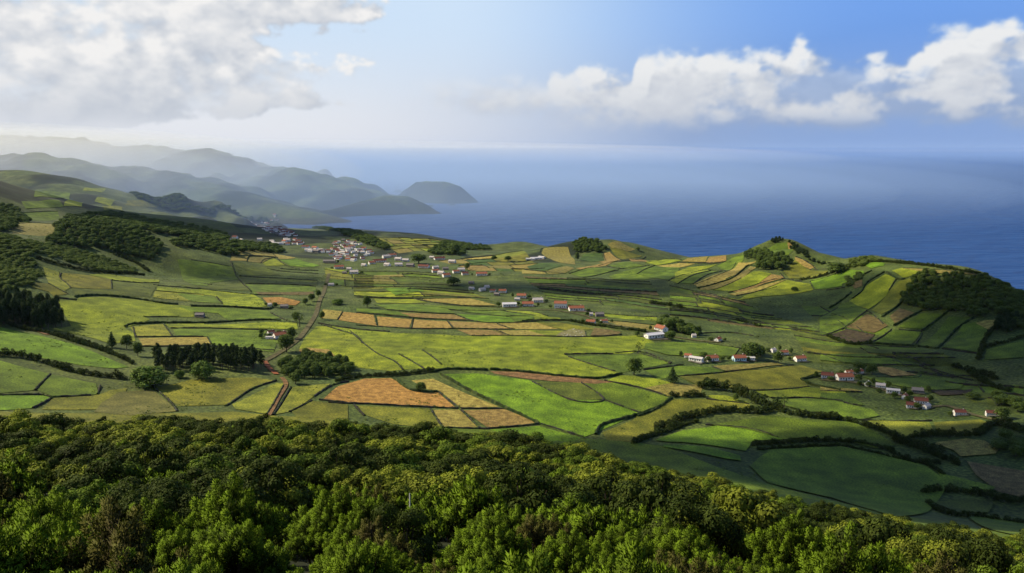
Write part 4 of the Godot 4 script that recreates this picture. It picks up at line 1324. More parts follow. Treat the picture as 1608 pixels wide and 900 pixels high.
	wall("wall", 1.5, [131, -819, 175, -849], "fifth from left, short slanting dark stone wall beside the orange and bright green fields in the middle", "stone walls beside the orange and bright green fields in the middle")
	wall("wall", 1.5, [86, -770, 119, -751, 137, -735], "fourth from left, short slanting dark stone wall beside the orange and bright green fields in the middle", "stone walls beside the orange and bright green fields in the middle")
	wall("wall", 1.5, [-127, -663, -114, -635], "first from left, short receding dark stone wall beside the orange and bright green fields in the middle", "stone walls beside the orange and bright green fields in the middle")
	wall("wall", 1.5, [-52, -616, -18, -624], "first from left, short crosswise dark stone wall beside the orange and bright green fields in the middle", "stone walls beside the orange and bright green fields in the middle")
	wall("hedge", 2.6, [-108, -761, -88, -722, -65, -721], "short slanting dark trimmed hedge beside the orange and bright green fields in the middle", "hedges beside the orange and bright green fields in the middle")
	wall("hedge", 2.6, [21, -643, -6, -682, -34, -726, -67, -779], "medium slanting dark trimmed hedge beside the orange and bright green fields in the middle", "hedges beside the orange and bright green fields in the middle")
	wall("hedge", 2.6, [-75, -785, -62, -796, -23, -798], "short crosswise dark trimmed hedge beside the orange and bright green fields in the middle", "hedges beside the orange and bright green fields in the middle")
	wall("hedge", 2.6, [-21, -802, 15, -796, 49, -784, 79, -777, 105, -794], "medium crosswise winding dark trimmed hedge beside the orange and bright green fields in the middle", "hedges beside the orange and bright green fields in the middle")
	wall("hedge", 2.6, [64, -626, 74, -655, 106, -688, 129, -710, 140, -730], "medium slanting winding dark trimmed hedge beside the orange and bright green fields in the middle", "hedges beside the orange and bright green fields in the middle")
	wall("wall", 1.5, [-369, -639, -385, -691], "second from left, short receding dark stone wall around the pastures left of the road", "stone walls around the pastures left of the road")
	wall("wall", 1.5, [-383, -612, -365, -628, -356, -629, -350, -628, -329, -645], "short crosswise winding dark stone wall around the pastures left of the road", "stone walls around the pastures left of the road")
	wall("wall", 1.5, [-344, -591, -349, -626], "first from left, short receding dark stone wall around the pastures left of the road", "stone walls around the pastures left of the road")
	wall("wall", 1.5, [-327, -651, -337, -677], "third from left, short receding dark stone wall around the pastures left of the road", "stone walls around the pastures left of the road")
	wall("wall", 1.5, [-302, -695, -271, -652, -250, -614], "medium slanting dark stone wall around the pastures left of the road", "stone walls around the pastures left of the road")
	wall("wall", 1.5, [-223, -641, -220, -694, -207, -727], "first from left, medium receding dark stone wall around the pastures left of the road", "stone walls around the pastures left of the road")
	wall("wall", 1.5, [-185, -620, -196, -709], "second from left, medium receding dark stone wall around the pastures left of the road", "stone walls around the pastures left of the road")
	wall("wall", 1.5, [-180, -620, -189, -706], "third from left, medium receding dark stone wall around the pastures left of the road", "stone walls around the pastures left of the road")
	wall("wall", 1.5, [-171, -632, -162, -667], "fifth from left, short receding dark stone wall around the pastures left of the road", "stone walls around the pastures left of the road")
	wall("wall", 1.5, [-163, -679, -156, -722, -146, -740], "sixth from left, short receding dark stone wall around the pastures left of the road", "stone walls around the pastures left of the road")
	wall("wall", 1.5, [-157, -671, -133, -667], "second from left, short crosswise dark stone wall around the pastures left of the road", "stone walls around the pastures left of the road")
	wall("wall", 1.5, [-557, -1031, -537, -1036], "first from left, short crosswise dark stone wall around the pastures left of the road", "stone walls around the pastures left of the road")
	wall("wall", 1.5, [-424, -1109, -346, -1130, -332, -1131], "second from left, medium crosswise dark stone wall around the pastures left of the road", "stone walls around the pastures left of the road")
	wall("wall", 1.5, [-334, -915, -319, -884], "fourth from left, short receding dark stone wall around the pastures left of the road", "stone walls around the pastures left of the road")
	wall("wall", 1.5, [-377, -849, -314, -873, -247, -863], "first from left, medium crosswise dark stone wall around the pastures left of the road", "stone walls around the pastures left of the road")
	wall("wall", 1.5, [-556, -1024, -538, -1039], "second from left, short slanting dark stone wall across the light pastures on the left", "stone walls across the light pastures on the left")
	wall("wall", 1.5, [-409, -981, -371, -911], "second from left, short receding dark stone wall across the light pastures on the left", "stone walls across the light pastures on the left")
	wall("wall", 1.5, [-403, -898, -339, -917], "first from left, short crosswise dark stone wall across the light pastures on the left", "stone walls across the light pastures on the left")
	wall("wall", 1.5, [-390, -955, -356, -967], "fourth from left, short crosswise dark stone wall across the light pastures on the left", "stone walls across the light pastures on the left")
	wall("wall", 1.5, [-443, -1009, -413, -1038], "fourth from left, short slanting dark stone wall across the light pastures on the left", "stone walls across the light pastures on the left")
	wall("wall", 1.5, [-634, -1188, -619, -1156, -569, -1087], "medium slanting dark stone wall across the light pastures on the left", "stone walls across the light pastures on the left")
	wall("wall", 1.5, [-591, -1075, -556, -1053], "first from left, short slanting dark stone wall across the light pastures on the left", "stone walls across the light pastures on the left")
	wall("wall", 1.5, [-585, -1231, -545, -1147], "medium receding dark stone wall across the light pastures on the left", "stone walls across the light pastures on the left")
	wall("wall", 1.5, [-585, -1234, -541, -1292], "third from left, short slanting dark stone wall across the light pastures on the left", "stone walls across the light pastures on the left")
	wall("wall", 1.5, [-535, -1257, -465, -1260], "second from left, short crosswise dark stone wall across the light pastures on the left", "stone walls across the light pastures on the left")
	wall("wall", 1.5, [-506, -1194, -445, -1215], "third from left, short crosswise dark stone wall across the light pastures on the left", "stone walls across the light pastures on the left")
	wall("wall", 1.5, [-430, -949, -404, -896], "first from left, short receding dark stone wall across the light pastures on the left", "stone walls across the light pastures on the left")
	wall("hedge", 2.6, [-544, -1047, -538, -1077, -525, -1098, -499, -1112, -475, -1110, -455, -1107, -441, -1109], "medium crosswise winding dark trimmed hedge across the light pastures on the left", "hedges across the light pastures on the left")
	wall("hedge", 2.6, [-440, -951, -440, -963, -426, -975, -397, -996, -372, -1010], "medium slanting winding dark trimmed hedge across the light pastures on the left", "hedges across the light pastures on the left")
	wall("hedge", 2.6, [-384, -1001, -341, -1032, -307, -1041, -287, -1038], "second from left, medium crosswise dark trimmed hedge around the fields left of the village road", "hedges around the fields left of the village road")
	wall("hedge", 2.6, [-422, -1104, -376, -1117, -331, -1123, -329, -1153], "first from left, medium crosswise dark trimmed hedge around the fields left of the village road", "hedges around the fields left of the village road")
	wall("wall", 1.5, [-371, -966, -314, -972, -286, -977], "first from left, medium crosswise dark stone wall around the fields left of the village road", "stone walls around the fields left of the village road")
	wall("wall", 1.5, [-479, -1257, -388, -1256, -346, -1270], "second from left, medium crosswise dark stone wall around the fields left of the village road", "stone walls around the fields left of the village road")
	wall("wall", 1.5, [-542, -1630, -476, -1475, -399, -1287], "first from left, long receding dark stone wall around the fields left of the village road", "stone walls around the fields left of the village road")
	wall("wall", 1.5, [-498, -1543, -419, -1544, -351, -1520], "third from left, medium crosswise dark stone wall around the fields left of the village road", "stone walls around the fields left of the village road")
	wall("wall", 1.5, [-448, -1417, -325, -1396], "fourth from left, medium crosswise dark stone wall around the fields left of the village road", "stone walls around the fields left of the village road")
	wall("wall", 1.5, [-563, -1702, -508, -1836], "second from left, medium receding dark stone wall around the fields left of the village road", "stone walls around the fields left of the village road")
	wall("wall", 1.5, [-526, -1680, -540, -1740, -524, -1779], "first from left, medium receding dark stone wall around the fields left of the village road", "stone walls around the fields left of the village road")
	wall("wall", 1.5, [-507, -1707, -513, -1757, -507, -1811], "third from left, medium receding dark stone wall around the fields left of the village road", "stone walls around the fields left of the village road")
	wall("wall", 1.5, [-542, -1921, -472, -1742, -425, -1691], "second from left, long receding dark stone wall around the fields left of the village road", "stone walls around the fields left of the village road")
	wall("wall", 1.5, [-479, -1657, -371, -1617], "fifth from left, medium crosswise dark stone wall around the fields left of the village road", "stone walls around the fields left of the village road")
	wall("wall", 1.5, [-460, -1677, -385, -1679], "second from left, short crosswise dark stone wall around the fields left of the village road", "stone walls around the fields left of the village road")
	wall("wall", 1.5, [-425, -1210, -393, -1139], "first from left, short receding dark stone wall around the fields left of the village road", "stone walls around the fields left of the village road")
	wall("wall", 1.5, [-316, -1096, -282, -1043, -264, -1027], "medium slanting dark stone wall around the fields left of the village road", "stone walls around the fields left of the village road")
	wall("wall", 1.5, [-239, -1033, -196, -1014, -146, -997], "sixth from left, medium crosswise dark stone wall around the fields left of the village road", "stone walls around the fields left of the village road")
	wall("wall", 1.5, [-234, -1026, -184, -971, -163, -909], "fourth from left, medium receding dark stone wall around the fields left of the village road", "stone walls around the fields left of the village road")
	wall("wall", 1.5, [-231, -1143, -223, -1070], "second from left, short receding dark stone wall around the fields left of the village road", "stone walls around the fields left of the village road")
	wall("wall", 1.5, [-503, -1376, -475, -1331], "short slanting dark stone wall around the fields left of the village road", "stone walls around the fields left of the village road")
	wall("wall", 1.5, [-594, -1566, -532, -1592], "first from left, short crosswise dark stone wall around the fields left of the village road", "stone walls around the fields left of the village road")
	wall("wall", 1.5, [-193, -997, -159, -903, -138, -858], "first from left, medium receding dark stone wall along the big light green meadow", "stone walls along the big light green meadow")
	wall("wall", 1.5, [-138, -858, -117, -827, -104, -793], "first from left, short receding dark stone wall along the big light green meadow", "stone walls along the big light green meadow")
	wall("wall", 1.5, [-117, -861, -84, -796], "second from left, short receding dark stone wall along the big light green meadow", "stone walls along the big light green meadow")
	wall("wall", 1.5, [-96, -894, -69, -813], "second from left, medium receding dark stone wall along the big light green meadow", "stone walls along the big light green meadow")
	wall("wall", 1.5, [-210, -1132, -135, -1108, -59, -1085, -19, -1067, 30, -1079, 63, -1084], "long crosswise winding dark stone wall between the narrow fields before the village", "stone walls between the narrow fields before the village")
	wall("wall", 1.5, [-183, -1115, -169, -1046], "first from left, short receding dark stone wall between the narrow fields before the village", "stone walls between the narrow fields before the village")
	wall("wall", 1.5, [-131, -1105, -123, -1024], "medium receding dark stone wall between the narrow fields before the village", "stone walls between the narrow fields before the village")
	wall("wall", 1.5, [-84, -1086, -71, -1017], "second from left, short receding dark stone wall between the narrow fields before the village", "stone walls between the narrow fields before the village")
	wall("wall", 1.5, [-193, -1039, -156, -1032, -111, -1012, -50, -1016, 3, -1030], "medium crosswise winding dark stone wall between the narrow fields before the village", "stone walls between the narrow fields before the village")
	wall("wall", 1.5, [-47, -969, 12, -973, 56, -972], "sixth from left, medium crosswise dark stone wall between the narrow fields before the village", "stone walls between the narrow fields before the village")
	wall("wall", 1.5, [-19, -1062, -3, -1035], "fifth from left, short receding dark stone wall between the narrow fields before the village", "stone walls between the narrow fields before the village")
	wall("wall", 1.5, [-22, -1020, -3, -976], "fourth from left, short receding dark stone wall between the narrow fields before the village", "stone walls between the narrow fields before the village")
	wall("wall", 1.5, [-212, -1284, -148, -1283, -66, -1278], "first from left, medium crosswise dark stone wall between the narrow fields before the village", "stone walls between the narrow fields before the village")
	wall("wall", 1.5, [-149, -1280, -97, -1229, -59, -1216, -17, -1211], "fourth from left, medium crosswise dark stone wall between the narrow fields before the village", "stone walls between the narrow fields before the village")
	wall("wall", 1.5, [-172, -1156, -125, -1145, -78, -1141], "second from left, medium crosswise dark stone wall between the narrow fields before the village", "stone walls between the narrow fields before the village")
	wall("wall", 1.5, [-89, -1178, -9, -1173], "fifth from left, medium crosswise dark stone wall between the narrow fields before the village", "stone walls between the narrow fields before the village")
	wall("wall", 1.5, [-78, -1141, -53, -1085], "third from left, short receding dark stone wall between the narrow fields before the village", "stone walls between the narrow fields before the village")
	wall("wall", 1.5, [-7, -1160, 31, -1118], "short slanting dark stone wall between the narrow fields before the village", "stone walls between the narrow fields before the village")
	wall("wall", 1.5, [-8, -1112, 24, -1112], "second from left, short crosswise dark stone wall between the narrow fields before the village", "stone walls between the narrow fields before the village")
	wall("wall", 1.5, [28, -1162, 48, -1122], "sixth from left, short receding dark stone wall between the narrow fields before the village", "stone walls between the narrow fields before the village")
	wall("wall", 1.5, [-237, -1281, -212, -1284], "first from left, short crosswise dark stone wall between the narrow fields before the village", "stone walls between the narrow fields before the village")
	wall("wall", 1.5, [-182, -1308, -123, -1312, -62, -1278], "third from left, medium crosswise dark stone wall between the narrow fields before the village", "stone walls between the narrow fields before the village")
	wall("hedge", 2.6, [13, -1079, 30, -1083, 76, -1086, 94, -1065, 114, -1042, 131, -1027, 162, -1023], "medium crosswise winding dark trimmed hedge on the fields below the wooded knoll", "hedges on the fields below the wooded knoll")
	wall("wall", 1.5, [12, -971, 50, -973, 87, -978, 131, -997], "second from left, medium crosswise dark stone wall on the fields below the wooded knoll", "stone walls on the fields below the wooded knoll")
	wall("wall", 1.5, [110, -1623, 165, -1711], "first from left, medium receding dark stone wall on the fields below the wooded knoll", "stone walls on the fields below the wooded knoll")
	wall("wall", 1.5, [130, -1543, 168, -1594, 206, -1629], "second from left, medium slanting dark stone wall on the fields below the wooded knoll", "stone walls on the fields below the wooded knoll")
	wall("wall", 1.5, [207, -1640, 263, -1681, 279, -1668], "third from left, medium crosswise dark stone wall on the fields below the wooded knoll", "stone walls on the fields below the wooded knoll")
	wall("wall", 1.5, [194, -1737, 214, -1649], "third from left, medium receding dark stone wall on the fields below the wooded knoll", "stone walls on the fields below the wooded knoll")
	wall("wall", 1.5, [178, -1741, 251, -1893, 323, -2045], "long receding dark stone wall on the fields below the wooded knoll", "stone walls on the fields below the wooded knoll")
	wall("wall", 1.5, [274, -1731, 325, -1743, 341, -1704], "fourth from left, medium crosswise dark stone wall on the fields below the wooded knoll", "stone walls on the fields below the wooded knoll")
	wall("wall", 1.5, [231, -1565, 283, -1676], "fifth from left, medium receding dark stone wall on the fields below the wooded knoll", "stone walls on the fields below the wooded knoll")
	wall("wall", 1.5, [235, -2031, 252, -1946], "fourth from left, medium receding dark stone wall on the fields below the wooded knoll", "stone walls on the fields below the wooded knoll")
	wall("wall", 1.5, [219, -2025, 212, -1904], "second from left, medium receding dark stone wall on the fields below the wooded knoll", "stone walls on the fields below the wooded knoll")
	wall("wall", 1.5, [269, -1450, 357, -1577], "third from left, medium slanting dark stone wall on the fields below the wooded knoll", "stone walls on the fields below the wooded knoll")
	wall("wall", 1.5, [278, -1416, 367, -1561], "sixth from left, medium receding dark stone wall on the fields below the wooded knoll", "stone walls on the fields below the wooded knoll")
	wall("wall", 1.5, [302, -1406, 387, -1538], "fifth from left, medium slanting dark stone wall on the fields below the wooded knoll", "stone walls on the fields below the wooded knoll")
	wall("wall", 1.5, [305, -1373, 356, -1403], "short crosswise dark stone wall on the fields below the wooded knoll", "stone walls on the fields below the wooded knoll")
	wall("wall", 1.5, [341, -1668, 387, -1626, 409, -1620], "fourth from left, medium slanting dark stone wall on the fields below the wooded knoll", "stone walls on the fields below the wooded knoll")
	wall("wall", 1.5, [70, -2116, 81, -2160, 137, -2124], "first from left, medium crosswise dark stone wall on the fields below the wooded knoll", "stone walls on the fields below the wooded knoll")
	wall("wall", 1.5, [25, -1691, 65, -1650, 103, -1623], "first from left, medium slanting dark stone wall on the fields below the wooded knoll", "stone walls on the fields below the wooded knoll")
	wall("wall", 1.5, [328, -1677, 374, -1644, 416, -1606], "medium slanting dark stone wall on the terraces below the cone hill", "stone walls on the terraces below the cone hill")
	wall("wall", 1.5, [304, -1399, 366, -1464, 423, -1596], "long receding dark stone wall on the terraces below the cone hill", "stone walls on the terraces below the cone hill")
	wall("wall", 1.5, [323, -1350, 380, -1399], "first from left, short slanting dark stone wall on the terraces below the cone hill", "stone walls on the terraces below the cone hill")
	wall("wall", 1.5, [339, -1318, 397, -1356, 441, -1372, 462, -1342], "second from left, medium crosswise dark stone wall on the terraces below the cone hill", "stone walls on the terraces below the cone hill")
	wall("wall", 1.5, [343, -1287, 417, -1327], "first from left, medium crosswise dark stone wall on the terraces below the cone hill", "stone walls on the terraces below the cone hill")
	wall("wall", 1.5, [443, -1372, 449, -1413], "second from left, short receding dark stone wall on the terraces below the cone hill", "stone walls on the terraces below the cone hill")
	wall("wall", 1.5, [498, -1486, 510, -1448, 511, -1420], "third from left, short receding dark stone wall on the terraces below the cone hill", "stone walls on the terraces below the cone hill")
	wall("wall", 1.5, [502, -1424, 519, -1390], "fourth from left, short receding dark stone wall on the terraces below the cone hill", "stone walls on the terraces below the cone hill")
	wall("wall", 1.5, [470, -1330, 499, -1324, 517, -1329], "short crosswise dark stone wall on the terraces below the cone hill", "stone walls on the terraces below the cone hill")
	wall("wall", 1.5, [467, -1251, 487, -1233], "second from left, short slanting dark stone wall on the terraces below the cone hill", "stone walls on the terraces below the cone hill")
	wall("wall", 1.5, [365, -1572, 389, -1509], "first from left, short receding dark stone wall on the terraces below the cone hill", "stone walls on the terraces below the cone hill")
	wall("hedge", 2.6, [303, -1373, 331, -1387, 376, -1418, 423, -1525, 433, -1497], "long slanting winding dark trimmed hedge on the terraces below the cone hill", "hedges on the terraces below the cone hill")
	wall("hedge", 2.6, [443, -1171, 485, -1204], "first from left, short slanting dark trimmed hedge on the slope of the right hill", "hedges on the slope of the right hill")
	wall("hedge", 2.6, [478, -1181, 496, -1193, 512, -1216, 541, -1228], "first from left, medium slanting dark trimmed hedge on the slope of the right hill", "hedges on the slope of the right hill")
	wall("hedge", 2.6, [503, -1251, 536, -1260], "first from left, short crosswise dark trimmed hedge on the slope of the right hill", "hedges on the slope of the right hill")
	wall("hedge", 2.6, [473, -1070, 505, -1101, 522, -1125], "second from left, short slanting dark trimmed hedge on the slope of the right hill", "hedges on the slope of the right hill")
	wall("hedge", 2.6, [473, -1036, 520, -1064], "second from left, short crosswise dark trimmed hedge on the slope of the right hill", "hedges on the slope of the right hill")
	wall("hedge", 2.6, [496, -1010, 540, -1040], "fourth from left, short slanting dark trimmed hedge on the slope of the right hill", "hedges on the slope of the right hill")
	wall("hedge", 2.6, [473, -926, 523, -987, 555, -1002], "second from left, medium slanting dark trimmed hedge on the slope of the right hill", "hedges on the slope of the right hill")
	wall("hedge", 2.6, [420, -979, 456, -951, 471, -927], "third from left, short slanting dark trimmed hedge on the slope of the right hill", "hedges on the slope of the right hill")
	wall("hedge", 2.6, [543, -1224, 541, -1187, 547, -1176], "short receding dark trimmed hedge on the slope of the right hill", "hedges on the slope of the right hill")
	wall("bush", 5, [487, -868, 532, -936, 564, -966], "medium slanting row of dark bushes on the slope of the right hill", "bushy hedgerows on the slope of the right hill")
	wall("bush", 5, [513, -902, 557, -908], "short crosswise row of dark bushes on the slope of the right hill", "bushy hedgerows on the slope of the right hill")
	wall("bush", 5, [388, -1027, 397, -981, 420, -979], "short slanting row of dark bushes on the slope of the right hill", "bushy hedgerows on the slope of the right hill")
	wall("wall", 1.5, [521, -1164, 541, -1187], "fifth from left, short slanting dark stone wall on the slope of the right hill", "stone walls on the slope of the right hill")
	wall("wall", 1.5, [412, -1120, 451, -1162], "first from left, short slanting dark stone wall on the slope of the right hill", "stone walls on the slope of the right hill")
	wall("wall", 1.5, [414, -1049, 471, -1113], "first from left, medium slanting dark stone wall on the slope of the right hill", "stone walls on the slope of the right hill")
	wall("wall", 1.5, [471, -1113, 464, -1045], "first from left, short receding dark stone wall on the slope of the right hill", "stone walls on the slope of the right hill")
	wall("wall", 1.5, [474, -1024, 495, -1008], "sixth from left, short slanting dark stone wall on the slope of the right hill", "stone walls on the slope of the right hill")
	wall("wall", 1.5, [458, -950, 492, -1002], "seventh from left, short slanting dark stone wall on the slope of the right hill", "stone walls on the slope of the right hill")
	wall("wall", 1.5, [477, -923, 496, -887], "second from left, short receding dark stone wall on the slope of the right hill", "stone walls on the slope of the right hill")
	wall("wall", 1.5, [425, -986, 466, -1027], "fourth from left, short slanting dark stone wall on the slope of the right hill", "stone walls on the slope of the right hill")
	wall("wall", 1.5, [389, -1033, 417, -1054], "second from left, short slanting dark stone wall on the slope of the right hill", "stone walls on the slope of the right hill")
	wall("wall", 1.5, [419, -1050, 442, -1017], "third from left, short slanting dark stone wall on the slope of the right hill", "stone walls on the slope of the right hill")
	wall("wall", 1.5, [562, -1215, 586, -1171, 620, -1123], "second from left, medium slanting dark stone wall on the slope of the right hill", "stone walls on the slope of the right hill")
	wall("wall", 1.5, [349, -942, 362, -902], "first from left, short receding dark stone wall in the shaded fields on the right", "stone walls in the shaded fields on the right")
	wall("wall", 1.5, [410, -885, 444, -872], "fifth from left, short crosswise dark stone wall in the shaded fields on the right", "stone walls in the shaded fields on the right")
	wall("wall", 1.5, [369, -838, 407, -837, 418, -846], "fourth from left, short crosswise dark stone wall in the shaded fields on the right", "stone walls in the shaded fields on the right")
	wall("wall", 1.5, [410, -861, 449, -829], "second from left, short slanting dark stone wall in the shaded fields on the right", "stone walls in the shaded fields on the right")
	wall("wall", 1.5, [291, -780, 330, -778], "first from left, short crosswise dark stone wall in the shaded fields on the right", "stone walls in the shaded fields on the right")
	wall("wall", 1.5, [283, -758, 313, -737], "first from left, short slanting dark stone wall in the shaded fields on the right", "stone walls in the shaded fields on the right")
	wall("wall", 1.5, [292, -692, 353, -690], "third from left, short crosswise dark stone wall in the shaded fields on the right", "stone walls in the shaded fields on the right")
	wall("wall", 1.5, [397, -785, 429, -779], "sixth from left, short crosswise dark stone wall in the shaded fields on the right", "stone walls in the shaded fields on the right")
	wall("wall", 1.5, [378, -889, 410, -885], "second from left, short crosswise dark stone wall in the shaded fields on the right", "stone walls in the shaded fields on the right")
	wall("wall", 1.5, [433, -876, 453, -814], "second from left, short receding dark stone wall in the shaded fields on the right", "stone walls in the shaded fields on the right")
	wall("bush", 6, [314, -646, 336, -650, 362, -643, 391, -666, 407, -670], "medium crosswise winding row of dark bushes in the shaded fields on the right", "bushy hedgerows in the shaded fields on the right")
	wall("bush", 6, [458, -863, 466, -837, 472, -807], "first from left, short receding row of dark bushes in the shaded fields on the right", "bushy hedgerows in the shaded fields on the right")
	wall("bush", 6, [392, -665, 401, -641], "third from left, short receding row of dark bushes in the shaded fields on the right", "bushy hedgerows in the shaded fields on the right")
	wall("bush", 6, [462, -835, 456, -789, 458, -761], "second from left, short receding row of dark bushes in the shaded fields on the right", "bushy hedgerows in the shaded fields on the right")
	wall("wall", 1.5, [130, -817, 161, -841], "second from left, short slanting dark stone wall around the green fields below the white sheds", "stone walls around the green fields below the white sheds")
	wall("wall", 1.5, [160, -799, 209, -830, 259, -852, 300, -885], "second from left, medium crosswise dark stone wall around the green fields below the white sheds", "stone walls around the green fields below the white sheds")
	wall("wall", 1.5, [205, -847, 214, -835], "third from left, short slanting dark stone wall around the green fields below the white sheds", "stone walls around the green fields below the white sheds")
	wall("wall", 1.5, [224, -772, 278, -791, 285, -794], "third from left, short crosswise dark stone wall around the green fields below the white sheds", "stone walls around the green fields below the white sheds")
	wall("wall", 1.5, [235, -748, 270, -757, 301, -750], "fourth from left, short crosswise dark stone wall around the green fields below the white sheds", "stone walls around the green fields below the white sheds")
	wall("wall", 1.5, [158, -670, 168, -667, 188, -662, 201, -653, 208, -642], "short crosswise winding dark stone wall around the green fields below the white sheds", "stone walls around the green fields below the white sheds")
	wall("wall", 1.5, [212, -1021, 269, -1050, 302, -1021], "first from left, medium crosswise dark stone wall around the green fields below the white sheds", "stone walls around the green fields below the white sheds")
	wall("wall", 1.5, [228, -967, 263, -951], "first from left, short crosswise dark stone wall around the green fields below the white sheds", "stone walls around the green fields below the white sheds")
	wall("wall", 1.5, [135, -898, 164, -854], "first from left, short slanting dark stone wall around the green fields below the white sheds", "stone walls around the green fields below the white sheds")
	wall("wall", 1.5, [172, -730, 207, -719], "second from left, short crosswise dark stone wall around the green fields below the white sheds", "stone walls around the green fields below the white sheds")
	wall("hedge", 2.6, [285, -817, 312, -835], "second from left, short slanting dark trimmed hedge around the green fields below the white sheds", "hedges around the green fields below the white sheds")
	wall("hedge", 2.6, [141, -728, 127, -708, 114, -692, 104, -682], "first from left, short slanting dark trimmed hedge around the green fields below the white sheds", "hedges around the green fields below the white sheds")
	wall("hedge", 2.6, [285, -815, 293, -798, 311, -782], "third from left, short slanting dark trimmed hedge around the green fields below the white sheds", "hedges around the green fields below the white sheds")
	wall("bush", 5, [-551, -894, -508, -866, -480, -861, -436, -831, -399, -809, -359, -776, -350, -764], "long slanting winding row of dark bushes around the pastures left of the road", "bushy hedgerows around the pastures left of the road")
	wall("bush", 6.5, [-450, -725, -433, -734, -407, -727, -379, -711, -356, -708, -331, -708], "medium crosswise winding row of dark bushes around the pastures left of the road", "bushy hedgerows around the pastures left of the road")
	wall("bush", 3.5, [-463, -866, -412, -825, -391, -811], "medium slanting row of dark bushes around the pastures left of the road", "bushy hedgerows around the pastures left of the road")
	wall("bush", 5, [91, -608, 111, -635, 139, -670], "short slanting row of dark bushes beside the orange and bright green fields in the middle", "bushy hedgerows beside the orange and bright green fields in the middle")
	wall("bush", 4.5, [-156, -737, -138, -764, -108, -772, -75, -788], "medium slanting row of dark bushes beside the orange and bright green fields in the middle", "bushy hedgerows beside the orange and bright green fields in the middle")
	wall("bush", 9, [174, -762, 191, -766, 204, -760, 210, -746, 214, -737, 220, -718, 227, -711], "medium slanting winding row of dark bushes around the green fields below the white sheds", "bushy hedgerows around the green fields below the white sheds")
	wall("bush", 6, [227, -711, 234, -700, 245, -693, 260, -691, 276, -690], "short crosswise winding row of dark bushes around the green fields below the white sheds", "bushy hedgerows around the green fields below the white sheds")
	wall("bush", 6.5, [143, -734, 153, -734, 163, -737, 171, -738], "short crosswise row of dark bushes around the green fields below the white sheds", "bushy hedgerows around the green fields below the white sheds")
	wall("bush", 6, [260, -692, 272, -691, 284, -683, 294, -672, 301, -660, 306, -642, 315, -629, 322, -613], "medium slanting winding row of dark bushes in the shaded fields on the right", "bushy hedgerows in the shaded fields on the right")
	wall("bush", 7, [114, -648, 129, -669, 144, -682, 156, -689, 173, -698, 189, -701, 203, -698, 222, -704], "medium crosswise winding row of dark bushes around the green fields below the white sheds", "bushy hedgerows around the green fields below the white sheds")
	wall("bush", 3.5, [101, -623, 117, -639, 141, -668, 153, -676], "short slanting row of dark bushes around the green fields below the white sheds", "bushy hedgerows around the green fields below the white sheds")
	wall("bush", 4.5, [183, -620, 203, -628, 232, -637, 256, -639, 274, -634, 285, -622, 293, -598, 308, -589], "first from left, medium crosswise winding row of dark bushes around the rounded fields lower right", "bushy hedgerows around the rounded fields lower right")
	wall("bush", 3, [183, -609, 210, -620, 249, -630, 267, -622, 283, -603, 299, -587, 300, -565], "second from left, medium crosswise winding row of dark bushes around the rounded fields lower right", "bushy hedgerows around the rounded fields lower right")
	wall("bush", 5.5, [269, -530, 288, -534, 305, -528, 313, -518, 330, -514], "short crosswise winding row of dark bushes around the rounded fields lower right", "bushy hedgerows around the rounded fields lower right")
	wall("bush", 4, [262, -510, 261.9, -484.5, 280.7, -483.8, 300.8, -473.1], "short slanting row of dark bushes around the rounded fields lower right", "bushy hedgerows around the rounded fields lower right")
	wall("bush", 6, [300, -641, 309, -625, 315, -605, 321, -585], "short receding row of dark bushes around the rounded fields lower right", "bushy hedgerows around the rounded fields lower right")
	wall("bush", 6, [-708, -1510, -667, -1501, -633, -1472], "medium crosswise row of dark bushes along the slope on the left", "bushy hedgerows along the slope on the left")
	wall("bush", 6, [-679, -1214, -649, -1225, -626, -1251, -617, -1326, -611, -1402], "medium receding winding row of dark bushes along the slope on the left", "bushy hedgerows along the slope on the left")
	wall("bush", 6, [209, -1278, 232, -1261, 252, -1231], "short slanting row of dark bushes near the barn in the middle", "bushy hedgerows near the barn in the middle")
	wall("bush", 4, [76, -1080, 103, -1048, 135, -1029, 162, -1017], "medium slanting row of dark bushes near the barn in the middle", "bushy hedgerows near the barn in the middle")
	wall("bush", 4, [305, -1136, 323, -1091], "short receding row of dark bushes near the barn in the middle", "bushy hedgerows near the barn in the middle")
	wall("bush", 5, [464, -1353, 529, -1331, 567, -1282, 592, -1178, 624, -1126], "long slanting winding row of dark bushes behind the right-hand houses", "bushy hedgerows behind the right-hand houses")
	road(6, "asphalt", "narrow grey road climbing to the village", [-352, -1625, -296, -1322, -274, -1187, -253, -1069, -243, -982, -236, -905, -239, -841, -241, -809])
	road(5, "reddirt", "red earth track at the copse", [-241, -809, -228, -779, -214, -753])
	road(4, "dirt", "stony farm track between two walls", [-206, -741, -195, -713, -190, -669, -183, -617])
	road(5, "dirt", "dusty lane along the foot of the left wood", [-546, -888, -520, -879, -500, -872, -473, -850])
	road(5, "asphalt", "lane through the house row", [4, -1176, 51, -1188, 73, -1175, 104, -1139, 117, -1067, 139, -1040, 167, -1017, 195, -998, 222, -984, 246, -981])
	road(5, "asphalt", "lower lane past the dark-roofed farm", [305, -818, 328, -813, 341, -804, 353, -784, 363, -768, 365, -733, 388, -733, 393, -701, 402, -675, 408, -654])
	house("barn", 168, -988, 26.5, 25, "big white metal-roofed barn below the wood edge")
	house("red", 184, -1031, 18.5, -60, "red-roofed farmhouse tucked behind the big white barn")
	house("red", 187, -882, 9.2, -30, "small red-roofed house at the left end of the white shed row")
	house("shed", 192, -866, 16.8, -35, "long low white shed with a pale roof beside the bushes")
	house("red", 210, -873, 14.3, 15, "red-roofed house between the white shed and the blue-walled house")
	house("bluewall", 241, -882, 15.8, 10, "blue-walled house with a steep red hip roof")
